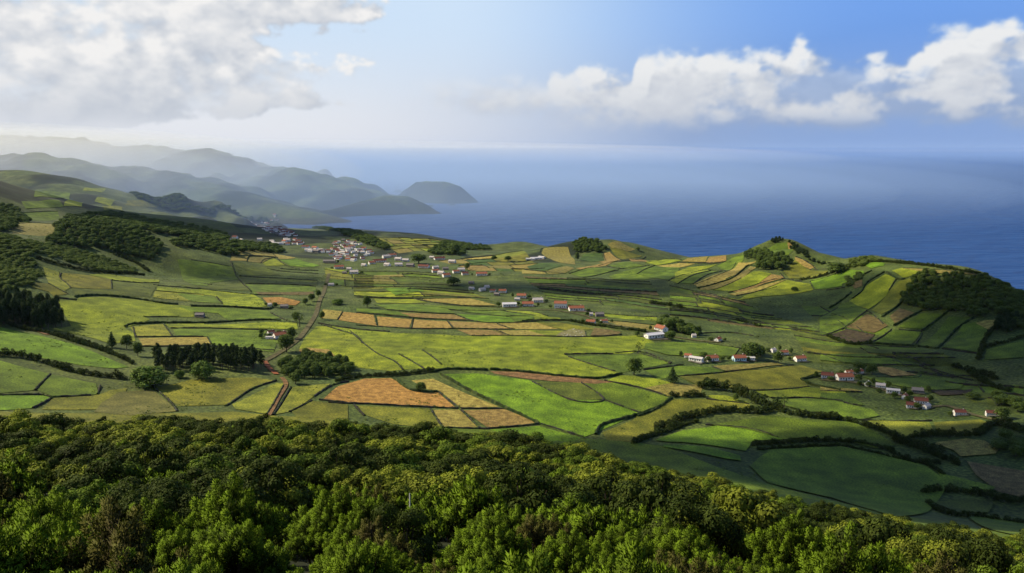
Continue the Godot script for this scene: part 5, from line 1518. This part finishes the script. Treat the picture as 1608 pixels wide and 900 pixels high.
	house("shed", 255, -891, 12.0, -5, "low flat wing on the right of the blue-walled house")
	house("red", 244, -988, 11.1, 50, "orange-roofed house above the white shed row")
	house("white", 219, -1005, 6.0, 0, "tiny white house among dark trees right of the barn")
	house("white", 297, -946, 7.1, 30, "white gabled house behind dark trees")
	house("red", 306, -937, 11.2, 20, "orange-roofed house between dark trees")
	house("red", 316, -912, 14.3, 15, "red-roofed white house right of the dark trees")
	house("darkred", 315, -827, 13.6, -20, "dark red roof at the left end of the long white farm")
	house("red", 329, -820, 18.4, 5, "long white farmhouse with a bright orange roof")
	house("red", 346, -851, 8.9, 5, "small orange-roofed house behind the long white farmhouse")
	house("red", 358, -856, 10.2, 20, "orange-roofed cottage right behind the long farmhouse")
	house("white", 344, -800, 6.0, 40, "small white cottage at the start of the lower lane")
	house("white", 354, -794, 10.1, -25, "pale grey-roofed cottage on the lower lane")
	house("shed", 358, -776, 13.9, -22, "long low white shed on the lower lane")
	house("red", 362, -760, 7.9, 50, "small orange-roofed house above the dark-roofed farm")
	house("grey", 382, -778, 11.6, -20, "grey roofed shed above the dark-roofed farm")
	house("darkred", 369, -744, 13.3, -20, "dark red-roofed farmhouse with white gables")
	house("darkred", 356, -732, 12.0, -22, "long dark red roof with white walls in front of the farm")
	house("white", 367, -729, 8.7, 35, "white house at the right end of the dark-roofed farm")
	house("darkred", 383, -704, 11.0, -5, "dark red-roofed house alone near the right edge")
	house("darkred", 405, -695, 9.9, -15, "last dark red-roofed house by the dark trees at the right edge")
	house("redtall", 70, -1208, 20.7, -10, "tall two-storey house with an orange roof and white walls")
	house("red", 91, -1189, 24.8, 8, "long salmon-roofed house right of the tall orange-roofed one")
	house("barn", -4, -1217, 23.6, 8, "pale flat-roofed shed left of the village end")
	house("red", 23, -1225, 19.2, 0, "red-roofed house between the pale shed and the tall house")
	house("white", 39, -1269, 18.0, 5, "white house behind the red roof at the village end")
	house("red", 15, -1313, 16.7, -10, "red-roofed house just above the pale shed")
	house("white", 109, -1153, 6.0, 0, "tiny white cottage right below the salmon-roofed house")
	house("grey", 120, -1150, 13.7, 10, "grey stone house right of the tiny white cottage")
	house("red", 100, -1060, 13.4, -20, "orange-roofed house with white walls on the hedge")
	house("red", 118, -1073, 10.4, 15, "small orange-roofed house right of the hedge house")
	house("red", -259, -932, 16.7, 35, "orange-roofed farm left of the road")
	house("shed", -268, -923, 9.6, 5, "low white shed in front of the orange-roofed farm")
	house("darkred", -275, -953, 9.2, 40, "dark-roofed outhouse of the orange-roofed farm")
	house("grey", -391, -1050, 12.5, 0, "old dark stone barn alone in the light green pasture")
	house("white", -334, -1158, 5.2, 0, "tiny white hut beside the brown field")
	house("grey", -313, -1154, 12.1, 5, "grey stone house in the garden by the brown field")
	house("barn", 57, -1994, 32.7, 20, "long white farm building on the coastal slope")
	house("shed", 43, -1987, 23.7, -5, "low white wing of the farm on the coastal slope")
	house("shed", 71, -2016, 21.1, -45, "slanting white wing of the farm on the coastal slope")
	house("red", -57, -1586, 23.7, 5, "large red-roofed house at the right of the village")
	house("red", -351, -1715, 21.8, 15, "bright orange-roofed house where the road meets the village")
	house("white", -306, -1637, 18.3, 5, "grey-white house right of the road end")
	house("grey", -393, -1822, 29.9, 0, "long grey shed left of the village entrance")
	house("white", -304, -1418, 10.6, 0, "small white house on the shaded road")
	row_house("white", -67, -1399, 10.4, -23, "white house in the village row across the middle")
	row_house("white", -49, -1386, 12.4, 31, "white house in the village row across the middle")
	row_house("darkred", -31, -1371, 11.3, -18, "dark-roofed house in the village row across the middle")
	row_house("red", -15, -1362, 14.2, -12, "red-roofed house in the village row across the middle")
	row_house("red", -147, -1624, 15.8, 21, "red-roofed house in the village row across the middle")
	row_house("white", -134, -1599, 15.5, -33, "white house in the village row across the middle")
	row_house("red", -122, -1568, 16.4, 27, "red-roofed house in the village row across the middle")
	row_house("white", -100, -1665, 16.2, 9, "white house in the village row across the middle")
	row_house("red", -108, -1625, 14.6, 26, "red-roofed house in the village row across the middle")
	row_house("darkred", -181, -1739, 27.2, -22, "dark-roofed house in the village row across the middle")
	row_house("white", -156, -1725, 14.2, 25, "white house in the village row across the middle")
	row_house("white", -132, -1869, 18.1, -22, "white house in the village row across the middle")
	row_house("darkred", -169, -1969, 29.4, 23, "dark-roofed house in the village row across the middle")
	row_house("white", -189, -2000, 13.4, -23, "white house in the village row across the middle")
	row_house("darkred", -290, -1854, 33.2, 19, "dark-roofed house in the village row across the middle")
	row_house("red", -283, -2000, 22.4, 30, "red-roofed house in the village row across the middle")
	row_house("white", -292, -1965, 20.5, 32, "white house in the village row across the middle")
	row_house("white", -257, -1917, 18.6, -24, "white house in the village row across the middle")
	row_house("white", -237, -1888, 16.9, -15, "white house in the village row across the middle")
	row_house("grey", -211, -1755, 18.3, -18, "grey house in the village row across the middle")
	row_house("white", -236, -1761, 18.4, 5, "white house in the village row across the middle")
	row_house("white", -259, -1757, 15.7, -31, "white house in the village row across the middle")
	row_house("white", -308, -1761, 13.1, -33, "white house in the village row across the middle")
	row_house("red", -299, -1805, 16.2, 28, "red-roofed house in the village row across the middle")
	row_house("grey", -24, -1334, 10.0, -21, "grey house in the village row across the middle")
	row_house("white", 8, -1283, 9.6, -9, "white house in the village row across the middle")
	row_house("darkred", -89, -1597, 14.3, 17, "dark-roofed house in the village row across the middle")
	row_house("grey", -70, -1452, 10.8, -19, "grey house in the village row across the middle")
	row_house("white", -42, -1414, 9.5, -8, "white house in the village row across the middle")
	row_house("grey", -133, -1692, 13.9, 9, "grey house in the village row across the middle")
	row_house("white", -325, -1687, 11.3, -15, "white house in the village row across the middle")
	row_house("grey", -324, -1634, 9.8, 2, "grey house in the village row across the middle")
	for look in row_houses: by_bearing(row_houses[look], look, "of these")
	village(80, 10.9, "small house packed in the village at the road head", "houses of the road-head village", [-461, -2118, -483, -2317, -429, -2328, -385, -2194, -342, -2072, -330, -1873, -366, -1845, -430, -1985])
	village(50, 10.9, "tiny pale house in the hazy far village", "houses of the hazy far village", [-728, -2483, -697, -2588, -608, -2389, -626, -2336, -679, -2388])
	village(40, 13.3, "tiny house on the hazy slope below the mountains", "houses on the hazy slope", [-1099, -3448, -1009, -3652, -588, -2328, -723, -2496])
	village(10, 12.9, "pale house among the dark woods left of the village", "houses in the left woods", [-814, -2209, -781, -2249, -698, -2262, -682, -2210, -657, -1850])
	village(12, 13.3, "pale house scattered before the hazy village", "houses before the hazy village", [-668, -2230, -557, -2297, -532, -2217, -624, -2169])
	village(5, 18.8, "pale shed at the left end of the road-head village", "sheds of the road-head village", [-531, -2157, -466, -2128, -452, -2061, -499, -2049])
	village(8, 12.8, "pale house in the dark fields left of the village", "houses in the dark fields", [-567, -2243, -465, -2182, -420, -2066, -495, -2055])
	lone_tree("round", 149, -993, 8.8, 6.6, "dark garden bush left of the big white metal-roofed barn below the wood edge", "garden_bush")
	lone_tree("round", 185, -989, 8.8, 6.3, "dark garden bush right of the big white metal-roofed barn below the wood edge", "garden_bush")
	lone_tree("round", 171, -1033, 6.0, 5.9, "dark garden bush left of the red-roofed farmhouse tucked behind the big white barn", "garden_bush")
	lone_tree("round", 196, -1030, 6.1, 7.2, "dark garden bush right of the red-roofed farmhouse tucked behind the big white barn", "garden_bush")
	lone_tree("round", 180, -887, 5.6, 6.2, "dark garden bush left of the small red-roofed house at the left end of the white", "garden_bush")
	lone_tree("round", 204, -865, 8.9, 7.1, "dark garden bush right of the long low white shed with a pale roof beside the", "garden_bush")
	lone_tree("round", 197, -875, 7.7, 4.7, "dark garden bush left of the red-roofed house between the white shed and the blue-walled house", "garden_bush")
	lone_tree("round", 222, -879, 8.6, 5.0, "dark garden bush right of the red-roofed house between the white shed and the blue-walled house", "garden_bush")
	lone_tree("round", 230, -881, 5.3, 5.1, "dark garden bush left of the blue-walled house with a steep red hip roof", "garden_bush")
	lone_tree("round", 252, -886, 6.4, 5.1, "dark garden bush right of the blue-walled house with a steep red hip roof", "garden_bush")
	lone_tree("round", 245, -891, 6.9, 6.5, "dark garden bush left of the low flat wing on the right of the blue-walled house", "garden_bush")
	lone_tree("round", 236, -992, 8.4, 4.1, "dark garden bush left of the orange-roofed house above the white shed row", "garden_bush")
	lone_tree("round", 253, -991, 5.0, 4.2, "dark garden bush right of the orange-roofed house above the white shed row", "garden_bush")
	lone_tree("round", 224, -1009, 8.7, 7.3, "dark garden bush right of the tiny white house among dark trees right of the barn", "garden_bush")
	lone_tree("round", 291, -948, 8.1, 4.4, "dark garden bush left of the white gabled house behind dark trees", "garden_bush")
	lone_tree("round", 306, -952, 5.1, 7.3, "dark garden bush right of the white gabled house behind dark trees", "garden_bush")
	lone_tree("round", 316, -943, 6.4, 7.2, "dark garden bush right of the orange-roofed house between dark trees", "garden_bush")
	lone_tree("round", 305, -913, 5.7, 4.3, "dark garden bush left of the red-roofed white house right of the dark trees", "garden_bush")
	lone_tree("round", 303, -826, 5.2, 7.5, "dark garden bush left of the dark red roof at the left end of the long", "garden_bush")
	lone_tree("round", 326, -826, 7.4, 6.9, "dark garden bush right of the dark red roof at the left end of the long", "garden_bush")
	lone_tree("round", 315, -818, 8.7, 4.1, "dark garden bush left of the long white farmhouse with a bright orange roof", "garden_bush")
	lone_tree("round", 343, -819, 7.9, 7.3, "dark garden bush right of the long white farmhouse with a bright orange roof", "garden_bush")
	lone_tree("round", 337, -849, 6.7, 4.5, "dark garden bush left of the small orange-roofed house behind the long white farmhouse", "garden_bush")
	lone_tree("round", 354, -852, 9.0, 7.0, "dark garden bush right of the small orange-roofed house behind the long white farmhouse", "garden_bush")
	lone_tree("round", 349, -858, 7.9, 5.7, "dark garden bush left of the orange-roofed cottage right behind the long farmhouse", "garden_bush")
	lone_tree("round", 367, -854, 6.5, 7.5, "dark garden bush right of the orange-roofed cottage right behind the long farmhouse", "garden_bush")
	lone_tree("round", 337, -802, 6.4, 4.3, "dark garden bush left of the small white cottage at the start of the lower lane", "garden_bush")
	lone_tree("round", 352, -806, 6.4, 6.8, "dark garden bush right of the small white cottage at the start of the lower lane", "garden_bush")
	lone_tree("round", 344, -798, 8.0, 5.3, "dark garden bush left of the pale grey-roofed cottage on the lower lane", "garden_bush")
	lone_tree("round", 362, -796, 8.1, 6.4, "dark garden bush right of the pale grey-roofed cottage on the lower lane", "garden_bush")
	lone_tree("round", 346, -779, 7.3, 4.0, "dark garden bush left of the long low white shed on the lower lane", "garden_bush")
	lone_tree("round", 369, -779, 6.9, 6.9, "dark garden bush right of the long low white shed on the lower lane", "garden_bush")
	lone_tree("round", 353, -761, 7.6, 6.6, "dark garden bush left of the small orange-roofed house above the dark-roofed farm", "garden_bush")
	lone_tree("round", 369, -766, 8.5, 6.4, "dark garden bush right of the small orange-roofed house above the dark-roofed farm", "garden_bush")
	lone_tree("round", 371, -780, 7.1, 4.6, "dark garden bush left of the grey roofed shed above the dark-roofed farm", "garden_bush")
	lone_tree("round", 393, -780, 7.8, 6.5, "dark garden bush right of the grey roofed shed above the dark-roofed farm", "garden_bush")
	lone_tree("round", 359, -749, 7.3, 6.3, "dark garden bush left of the dark red-roofed farmhouse with white gables", "garden_bush")
	lone_tree("round", 380, -749, 7.5, 6.5, "dark garden bush right of the dark red-roofed farmhouse with white gables", "garden_bush")
	lone_tree("round", 358, -728, 7.7, 6.2, "dark garden bush left of the white house at the right end of the dark-roofed farm", "garden_bush")
	lone_tree("round", 374, -701, 5.5, 5.1, "dark garden bush left of the dark red-roofed house alone near the right edge", "garden_bush")
	lone_tree("round", 55, -1211, 7.4, 4.8, "dark garden bush left of the tall two-storey house with an orange roof and white walls", "garden_bush")
	lone_tree("round", 83, -1209, 6.1, 5.4, "dark garden bush right of the tall two-storey house with an orange roof and white walls", "garden_bush")
	lone_tree("round", 108, -1186, 7.5, 4.3, "dark garden bush right of the long salmon-roofed house right of the tall orange-roofed one", "garden_bush")
	lone_tree("round", -20, -1219, 8.8, 6.9, "dark garden bush left of the pale flat-roofed shed left of the village end", "garden_bush")
	lone_tree("round", 14, -1220, 6.5, 4.5, "dark garden bush right of the pale flat-roofed shed left of the village end", "garden_bush")
	lone_tree("round", 9, -1232, 8.9, 6.1, "dark garden bush left of the red-roofed house between the pale shed and the tall house", "garden_bush")
	lone_tree("round", 38, -1222, 5.4, 6.0, "dark garden bush right of the red-roofed house between the pale shed and the tall house", "garden_bush")
	lone_tree("round", 27, -1273, 8.6, 5.3, "dark garden bush left of the white house behind the red roof at the village end", "garden_bush")
	lone_tree("round", 52, -1269, 8.9, 5.3, "dark garden bush right of the white house behind the red roof at the village end", "garden_bush")
	lone_tree("round", 1, -1316, 6.0, 7.4, "dark garden bush left of the red-roofed house just above the pale shed", "garden_bush")
	lone_tree("round", 27, -1313, 8.9, 5.7, "dark garden bush right of the red-roofed house just above the pale shed", "garden_bush")
	lone_tree("round", 103, -1151, 7.5, 5.6, "dark garden bush left of the tiny white cottage right below the salmon-roofed house", "garden_bush")
	lone_tree("round", 117, -1158, 5.1, 5.9, "dark garden bush right of the tiny white cottage right below the salmon-roofed house", "garden_bush")
	lone_tree("round", 107, -1155, 6.0, 4.9, "dark garden bush left of the grey stone house right of the tiny white cottage", "garden_bush")
	lone_tree("round", 90, -1063, 6.9, 6.3, "dark garden bush left of the orange-roofed house with white walls on the hedge", "garden_bush")
	lone_tree("round", 112, -1058, 8.0, 5.1, "dark garden bush right of the orange-roofed house with white walls on the hedge", "garden_bush")
	lone_tree("round", 109, -1073, 7.1, 5.6, "dark garden bush left of the small orange-roofed house right of the hedge house", "garden_bush")
	lone_tree("round", 128, -1076, 5.1, 4.9, "dark garden bush right of the small orange-roofed house right of the hedge house", "garden_bush")
	lone_tree("round", -273, -938, 7.2, 4.1, "dark garden bush left of the orange-roofed farm left of the road", "garden_bush")
	lone_tree("round", -246, -935, 7.8, 6.2, "dark garden bush right of the orange-roofed farm left of the road", "garden_bush")
	lone_tree("round", -278, -924, 6.6, 7.0, "dark garden bush left of the low white shed in front of the orange-roofed farm", "garden_bush")
	lone_tree("round", -285, -950, 8.3, 6.4, "dark garden bush left of the dark-roofed outhouse of the orange-roofed farm", "garden_bush")
	lone_tree("round", -267, -957, 8.6, 4.5, "dark garden bush right of the dark-roofed outhouse of the orange-roofed farm", "garden_bush")
	lone_tree("round", -340, -1160, 6.3, 4.5, "dark garden bush left of the tiny white hut beside the brown field", "garden_bush")
	lone_tree("round", -327, -1156, 5.9, 6.9, "dark garden bush right of the tiny white hut beside the brown field", "garden_bush")
	lone_tree("round", -324, -1151, 7.9, 7.4, "dark garden bush left of the grey stone house in the garden by the brown field", "garden_bush")
	lone_tree("round", -303, -1151, 8.4, 4.8, "dark garden bush right of the grey stone house in the garden by the brown field", "garden_bush")
	lone_tree("round", -75, -1590, 5.5, 5.0, "dark garden bush left of the large red-roofed house at the right of the village", "garden_bush")
	lone_tree("round", -42, -1589, 6.7, 4.6, "dark garden bush right of the large red-roofed house at the right of the village", "garden_bush")
	lone_tree("round", -365, -1713, 6.5, 4.3, "dark garden bush left of the bright orange-roofed house where the road meets the village", "garden_bush")
	lone_tree("round", -320, -1642, 5.5, 5.5, "dark garden bush left of the grey-white house right of the road end", "garden_bush")
	lone_tree("round", -292, -1639, 8.8, 5.3, "dark garden bush right of the grey-white house right of the road end", "garden_bush")
	lone_tree("round", -375, -1825, 7.0, 7.2, "dark garden bush right of the long grey shed left of the village entrance", "garden_bush")
	lone_tree("round", -314, -1418, 7.2, 4.9, "dark garden bush left of the small white house on the shaded road", "garden_bush")
	lone_tree("round", -295, -1417, 5.9, 5.3, "dark garden bush right of the small white house on the shaded road", "garden_bush")
	lone_tree("round", -203, -1176, 16.7, 16.7, "lone dark round tree among strip fields right of the road")
	lone_tree("round", 117, -794, 20.1, 16.6, "large dense round tree alone at the wall corner below the farm")
	lone_tree("cone", 150, -774, 9.8, 16.2, "single dark cone-shaped tree in the green fields below the white sheds")
	lone_tree("sparse", 137, -900, 10.7, 12.8, "thin see-through tree by the wall below the white barn")
	lone_tree("round", -79, -720, 11.3, 9.1, "small round tree on the hedge beside the orange field")
	lone_tree("cone", -398, -829, 9.3, 16.7, "slim pointed conifer standing left of the pine grove")
	lone_tree("round", -384, -830, 13.6, 14.9, "dark round tree right beside the slim pointed conifer")
	lone_tree("round", -359, -798, 11.9, 14.3, "dark tree between the pointed conifer and the pine grove")
	lone_tree("bush", -503, -895, 10.0, 9.4, "pale green bush at the foot of the dark wood on the left")
	lone_tree("bush", -305, -694, 37.3, 18.6, "huge light green willow-like bush left of the grove front")
	lone_tree("bush", -270, -724, 24.9, 17.3, "big rounded light green bush in front of the pine grove")
	lone_tree("bush", -291, -724, 10.8, 7.6, "small bush between the two big light green bushes")
	lone_tree("round", -232, -857, 20.5, 19.2, "large dark tree on the left verge of the road below the farm")
	lone_tree("round", -244, -925, 13.8, 13.8, "dark tree next to the orange-roofed farm by the road")
	lone_tree("sparse", -255, -1005, 18.0, 19.5, "loose dark tree on the left of the road above the farm")
	lone_tree("round", -266, -1030, 12.3, 13.8, "dark tree behind the loose tree left of the road")
	lone_tree("round", -241, -1064, 10.3, 11.1, "small dark tree on the right of the road by the straw field")
	lone_tree("round", -289, -1214, 12.7, 11.8, "dark tree left of the road beside the brown field")
	lone_tree("round", -293, -1191, 11.6, 9.8, "small dark tree above the stony garden left of the road")
	lone_tree("round", -289, -1255, 11.2, 11.2, "small dark tree hugging the road bend above the brown field")
	lone_tree("bush", -249, -1198, 21.5, 8.9, "low dark bush clump right of the road")
	lone_tree("round", -188, -718, 13.9, 10.7, "dark tree at the bend of the red dirt track")
	lone_tree("round", 251, -697, 4.7, 4.7, "small round tree standing above the dark hedge")
	lone_tree("sparse", 237, -717, 10.7, 11.8, "open branching tree on the hedge bend")
	lone_tree("round", 198, -729, 6.5, 7.6, "small round tree below the big hedge curve")
	lone_tree("round", 372, -856, 14.1, 11.5, "dark tree right of the long white red-roofed house")
	lone_tree("round", 365, -874, 17.0, 9.1, "dark trees behind the long white red-roofed house")
	lone_tree("round", 260, -903, 31.0, 17.5, "dark tree mass left of the orange-roofed house")
	lone_tree("round", 286, -893, 14.7, 13.3, "dark tree in front of the white gabled house")
	lone_tree("bush", 204, -888, 11.9, 6.6, "low bush behind the small red-roofed house")
	lone_tree("round", 187, -982, 16.1, 11.7, "green tree right of the white barn")
	lone_tree("round", 192, -1044, 32.7, 15.6, "broad dark tree behind the red-roofed farmhouse")
	lone_tree("round", 208, -1043, 18.7, 15.6, "dark tree right behind the red-roofed farmhouse")
	lone_tree("bush", 221, -1022, 19.8, 9.1, "dark bush beside the small white house")
	lone_tree("round", -199, -1807, 43.2, 21.6, "dark tree mass in the middle of the red-roofed village")
	lone_tree("round", -100, -1438, 34.3, 14.0, "dark trees below the village street")
	lone_tree("round", -89, -1687, 15.1, 15.1, "dark tree left of the big red-roofed house")
	lone_tree("round", -142, -2100, 40.8, 28.2, "dark tree clump on the coastal fields")
	lone_tree("round", -9, -1976, 23.6, 11.8, "round bush left of the white farm complex")
	lone_tree("round", -42, -1979, 17.7, 11.8, "second round bush left of the white farm complex")
	lone_tree("round", 432, -1286, 13.4, 7.7, "small tree on the slope under the cone hill")
	lone_tree("round", 148, -1924, 14.4, 20.1, "dark tree at the corner of the teal field on the wooded knoll")
	lone_tree("round", 308, -2075, 13.9, 9.3, "small dark tree on the seaward rim right of the knoll")
	lone_tree("round", 509, -1324, 39.5, 17.8, "dark trees on the saddle between the two hills")
	lone_tree("round", 407, -683, 15.3, 10.2, "dark trees beside the last red roofs on the right")
	wood("dark", 8, 20, 29, 34, "tall dark evergreen in the wood on the left edge", "tall trees of the left wood", [-558, -849, -563, -922, -561, -967, -511, -954, -496, -931, -491, -879, -519, -881, -529, -804])
	wood("pine", 7, 14, 20, 60, "dark pine in the grove in front of the golden strip", "pines of the grove", [-335, -772, -306, -792, -249, -803, -229, -766, -245, -751, -274, -753, -317, -737])
	wood("round", 8, 8, 12, 36, "rounded dark tree in the copse right of the road", "trees of the roadside copse", [-223, -793, -209, -841, -172, -829, -150, -791, -151, -765, -175, -750, -201, -738])
	wood("round", 11, 8, 13, 16, "tree of the dark cap of wood on the knoll by the sea", "trees on the wooded knoll", [143, -2116, 182, -2163, 212, -2112, 236, -2039, 219, -2026, 158, -2068])
	wood("round", 10, 9, 14, 28, "tree of the dark wood wrapped round the cone hill", "trees on the cone hill", [441, -1604, 452, -1637, 476, -1609, 469, -1528, 486, -1482, 498, -1498, 485, -1467, 454, -1426, 418, -1443, 448, -1535])
	wood("dark", 5.5, 5, 7.5, 18, "dark shrub tree on the summit of the cone hill", "summit shrubs of the cone hill", [495, -1637, 514, -1649, 541, -1609, 506, -1524, 530, -1622, 508, -1630])
	wood("round", 9, 7, 12, 44, "tree of the dark wood on the right hill", "trees of the right hill wood", [570, -1174, 588, -1139, 619, -1109, 629, -1085, 645, -1033, 583, -930, 563, -930, 575, -985, 556, -997, 539, -1038, 520, -1064, 510, -1095, 525, -1133, 555, -1163])
	wood("dark", 7, 3, 5, 10, "low dark shrub on the seaward flank of the cone hill", "flank shrubs of the cone hill", [532, -1617, 541, -1608, 518, -1472, 533, -1416, 529, -1422, 510, -1462, 502, -1503])
	wood("scrub", 10, 6, 10, 16, "dark shrub tree on the crest of the right hill", "crest shrubs of the right hill", [510, -1347, 539, -1346, 557, -1347, 569, -1304, 565, -1285, 549, -1304, 533, -1301, 524, -1327])
	wood("dark", 8, 8, 14, 16, "tree of the dark clump at the foot of the right hill", "trees under the right hill", [551, -961, 584, -980, 581, -960, 564, -930, 546, -931])
	wood("round", 11, 8, 13, 30, "tree of the dark wooded spur on the left", "trees of the left spur", [-1102, -2179, -1106, -2300, -769, -1722, -684, -1637, -643, -1575, -651, -1515, -685, -1526, -703, -1517, -744, -1508, -767, -1400])
	wood("scrub", 9, 4, 7, 40, "shrub on the scrub-covered slope at the left edge", "shrubs of the left slope", [-773, -1254, -767, -1306, -691, -1225, -635, -1143, -598, -1050, -604, -993, -611, -981])
	wood("scrub", 10, 4, 7, 24, "shrub on the rough slope below the wooded spur", "shrubs below the spur", [-767, -1306, -764, -1447, -702, -1480, -652, -1466, -617, -1326, -643, -1273, -689, -1232])
	wood("round", 14, 8, 12, 12, "tree of the dark wood behind the left hills", "trees behind the left hills", [-1263, -2059, -1277, -2187, -1140, -2017, -842, -1436, -793, -1287])
	wood("round", 18, 9, 13, 12, "tree of the dark woods before the hazy village", "trees of the middle woods", [-1175, -2238, -1131, -2458, -1017, -2387, -889, -2361, -782, -2302, -716, -2152, -675, -1764, -719, -1684, -795, -1651])
	wood("round", 15, 8, 12, 14, "tree of the dark belt below the hazy village", "trees of the dark belt", [-657, -1611, -701, -2140, -592, -2128, -540, -2029, -560, -1677, -626, -1654])
	wood("round", 18, 8, 12, 10, "tree of the far dark belt under the mountains", "trees of the far belt", [-1818, -3968, -1211, -3227, -1032, -3572, -923, -3335, -1023, -3508, -1197, -3186, -1369, -3116])
	wood("round", 15, 8, 12, 10, "tree of the dark belt by the village and coast", "trees by the coast", [-831, -3469, -311, -2174, -327, -2136, -478, -2421])
	wood("round", 13, 7, 10, 14, "tree of the dark thicket on the coastal fields", "trees of the coastal thicket", [-210, -2120, -190, -2438, -139, -2381, -56, -2333, -55, -2298, -121, -2233, -122, -2079, -193, -2067])
	wood("round", 9, 9, 13, 14, "tree of the dark clump behind the farm", "trees behind the farm", [188, -1092, 212, -1120, 218, -1078, 227, -1043, 234, -1023, 208, -1014])
	wood("round", 9, 8, 12, 8, "tree of the dark clump beside the orange-roofed house", "trees beside the orange roof", [253, -921, 274, -954, 286, -942, 276, -910])
	wood("round", 12, 6, 10, 12, "tree of the dark thicket at the right edge", "trees of the right edge thicket", [408, -751, 428, -745, 429, -708, 429, -690, 447, -720, 442, -749])
	wood("round", 12, 5, 9, 8, "dark bush tree in the bottom right fields", "trees in the bottom right fields", [377, -634, 385, -615, 371, -591, 353, -599])
	wood("scrub", 9, 4, 7, 8, "shrub on the gully between green slope fields", "gully shrubs of the right hill", [505, -1276, 525, -1267, 520, -1239, 495, -1226, 490, -1237])
	field("stones", 2, [51, -975, 59, -1010, 75, -1028, 88, -1017, 87, -981])
	stone_yard([51, -975, 59, -1010, 75, -1028, 88, -1017, 87, -981])
	grass_tufts()
	hillside_shrubs()
	pole()
	# drifting cumulus that shades parts of the valley
	cloud(120, -1420, 330, 110, 900, 0.0045, 6, "cumulus whose shade lies over the village row")
	cloud(-430, -1500, 150, 120, 900, 0.005, 5, "cumulus whose shade lies over the fields left of the road")
	cloud(720, -850, 340, 270, 850, 0.014, 8, "cumulus whose shade lies over the slope of the right hill")
	cloud(370, -550, 330, 130, 800, 0.017, 7, "cumulus whose shade lies over the rounded fields lower right")
	cloud(420, -1180, 230, 130, 900, 0.005, 5, "thin cumulus whose shade lies over the strips under the cone hill")
	cloud(360, -790, 150, 130, 850, 0.0018, 5, "thin cumulus whose shade lies over the red-roofed houses")
	cloud(-800, -2550, 520, 300, 1000, 0.009, 7, "cumulus whose shade lies over the hazy village")
	# sea haze: thicker and whiter towards the left, where the sun stands; every bank fades out over several shells
	for k in 8:
		var g := 0.35 + 0.16 * k
		haze(Vector3(-3000, 60, -5900), Vector3(9500 * g, 300 + 45 * k, 6600 * (0.94 + 0.03 * k)), 0.000066, Color(0.70, 0.82, 0.98), "blue sea haze around the headlands")
		haze(Vector3(-17000, 60, -30000), Vector3(26000 * (0.45 + 0.24 * k), 420 + 120 * k, 40000), 0.00002, Color(0.95, 0.975, 0.985), "pale haze far out on the sea")
		haze(Vector3(-4300, 150, -5200), Vector3(5200 * (0.6 + 0.1 * k), 480 + 30 * k, 5400 * (0.85 + 0.04 * k)), 0.00017, Color(0.96, 0.98, 0.97), "white mist drifting over the mountains")
	for k in 3:
		haze(Vector3(10000, -60, -38000), Vector3(160000, 420.0 + 260.0 * k, 64000), 0.00003, Color(0.535, 0.675, 0.90), "blue haze veiling the sea horizon")

func haze(o: Vector3, size: Vector3, density: float, col: Color, label: String) -> void:
	var f := FogVolume.new()
	f.shape = RenderingServer.FOG_VOLUME_SHAPE_ELLIPSOID
	f.size = size
	f.position = o
	var m := FogMaterial.new()
	m.density = density
	m.albedo = col
	f.material = m
	top(f, "mist")
	tag(f, label, "mist", "", "stuff")

func pole() -> void:
	var x := -4.2; var z := -33.0
	var mb := Mb.new()
	mb.tube(Vector3(0, -0.4, 0), Vector3(0.03, 286.2 - hgt(x, z), 0), 0.03, 0.022, 8, Color(0.62, 0.60, 0.52))
	var o := show_mesh(mb.mesh(M.paint), "pole")
	o.position = at(x, z)
	tag(o, "thin pale pole standing among the shrubs in the foreground", "pole")
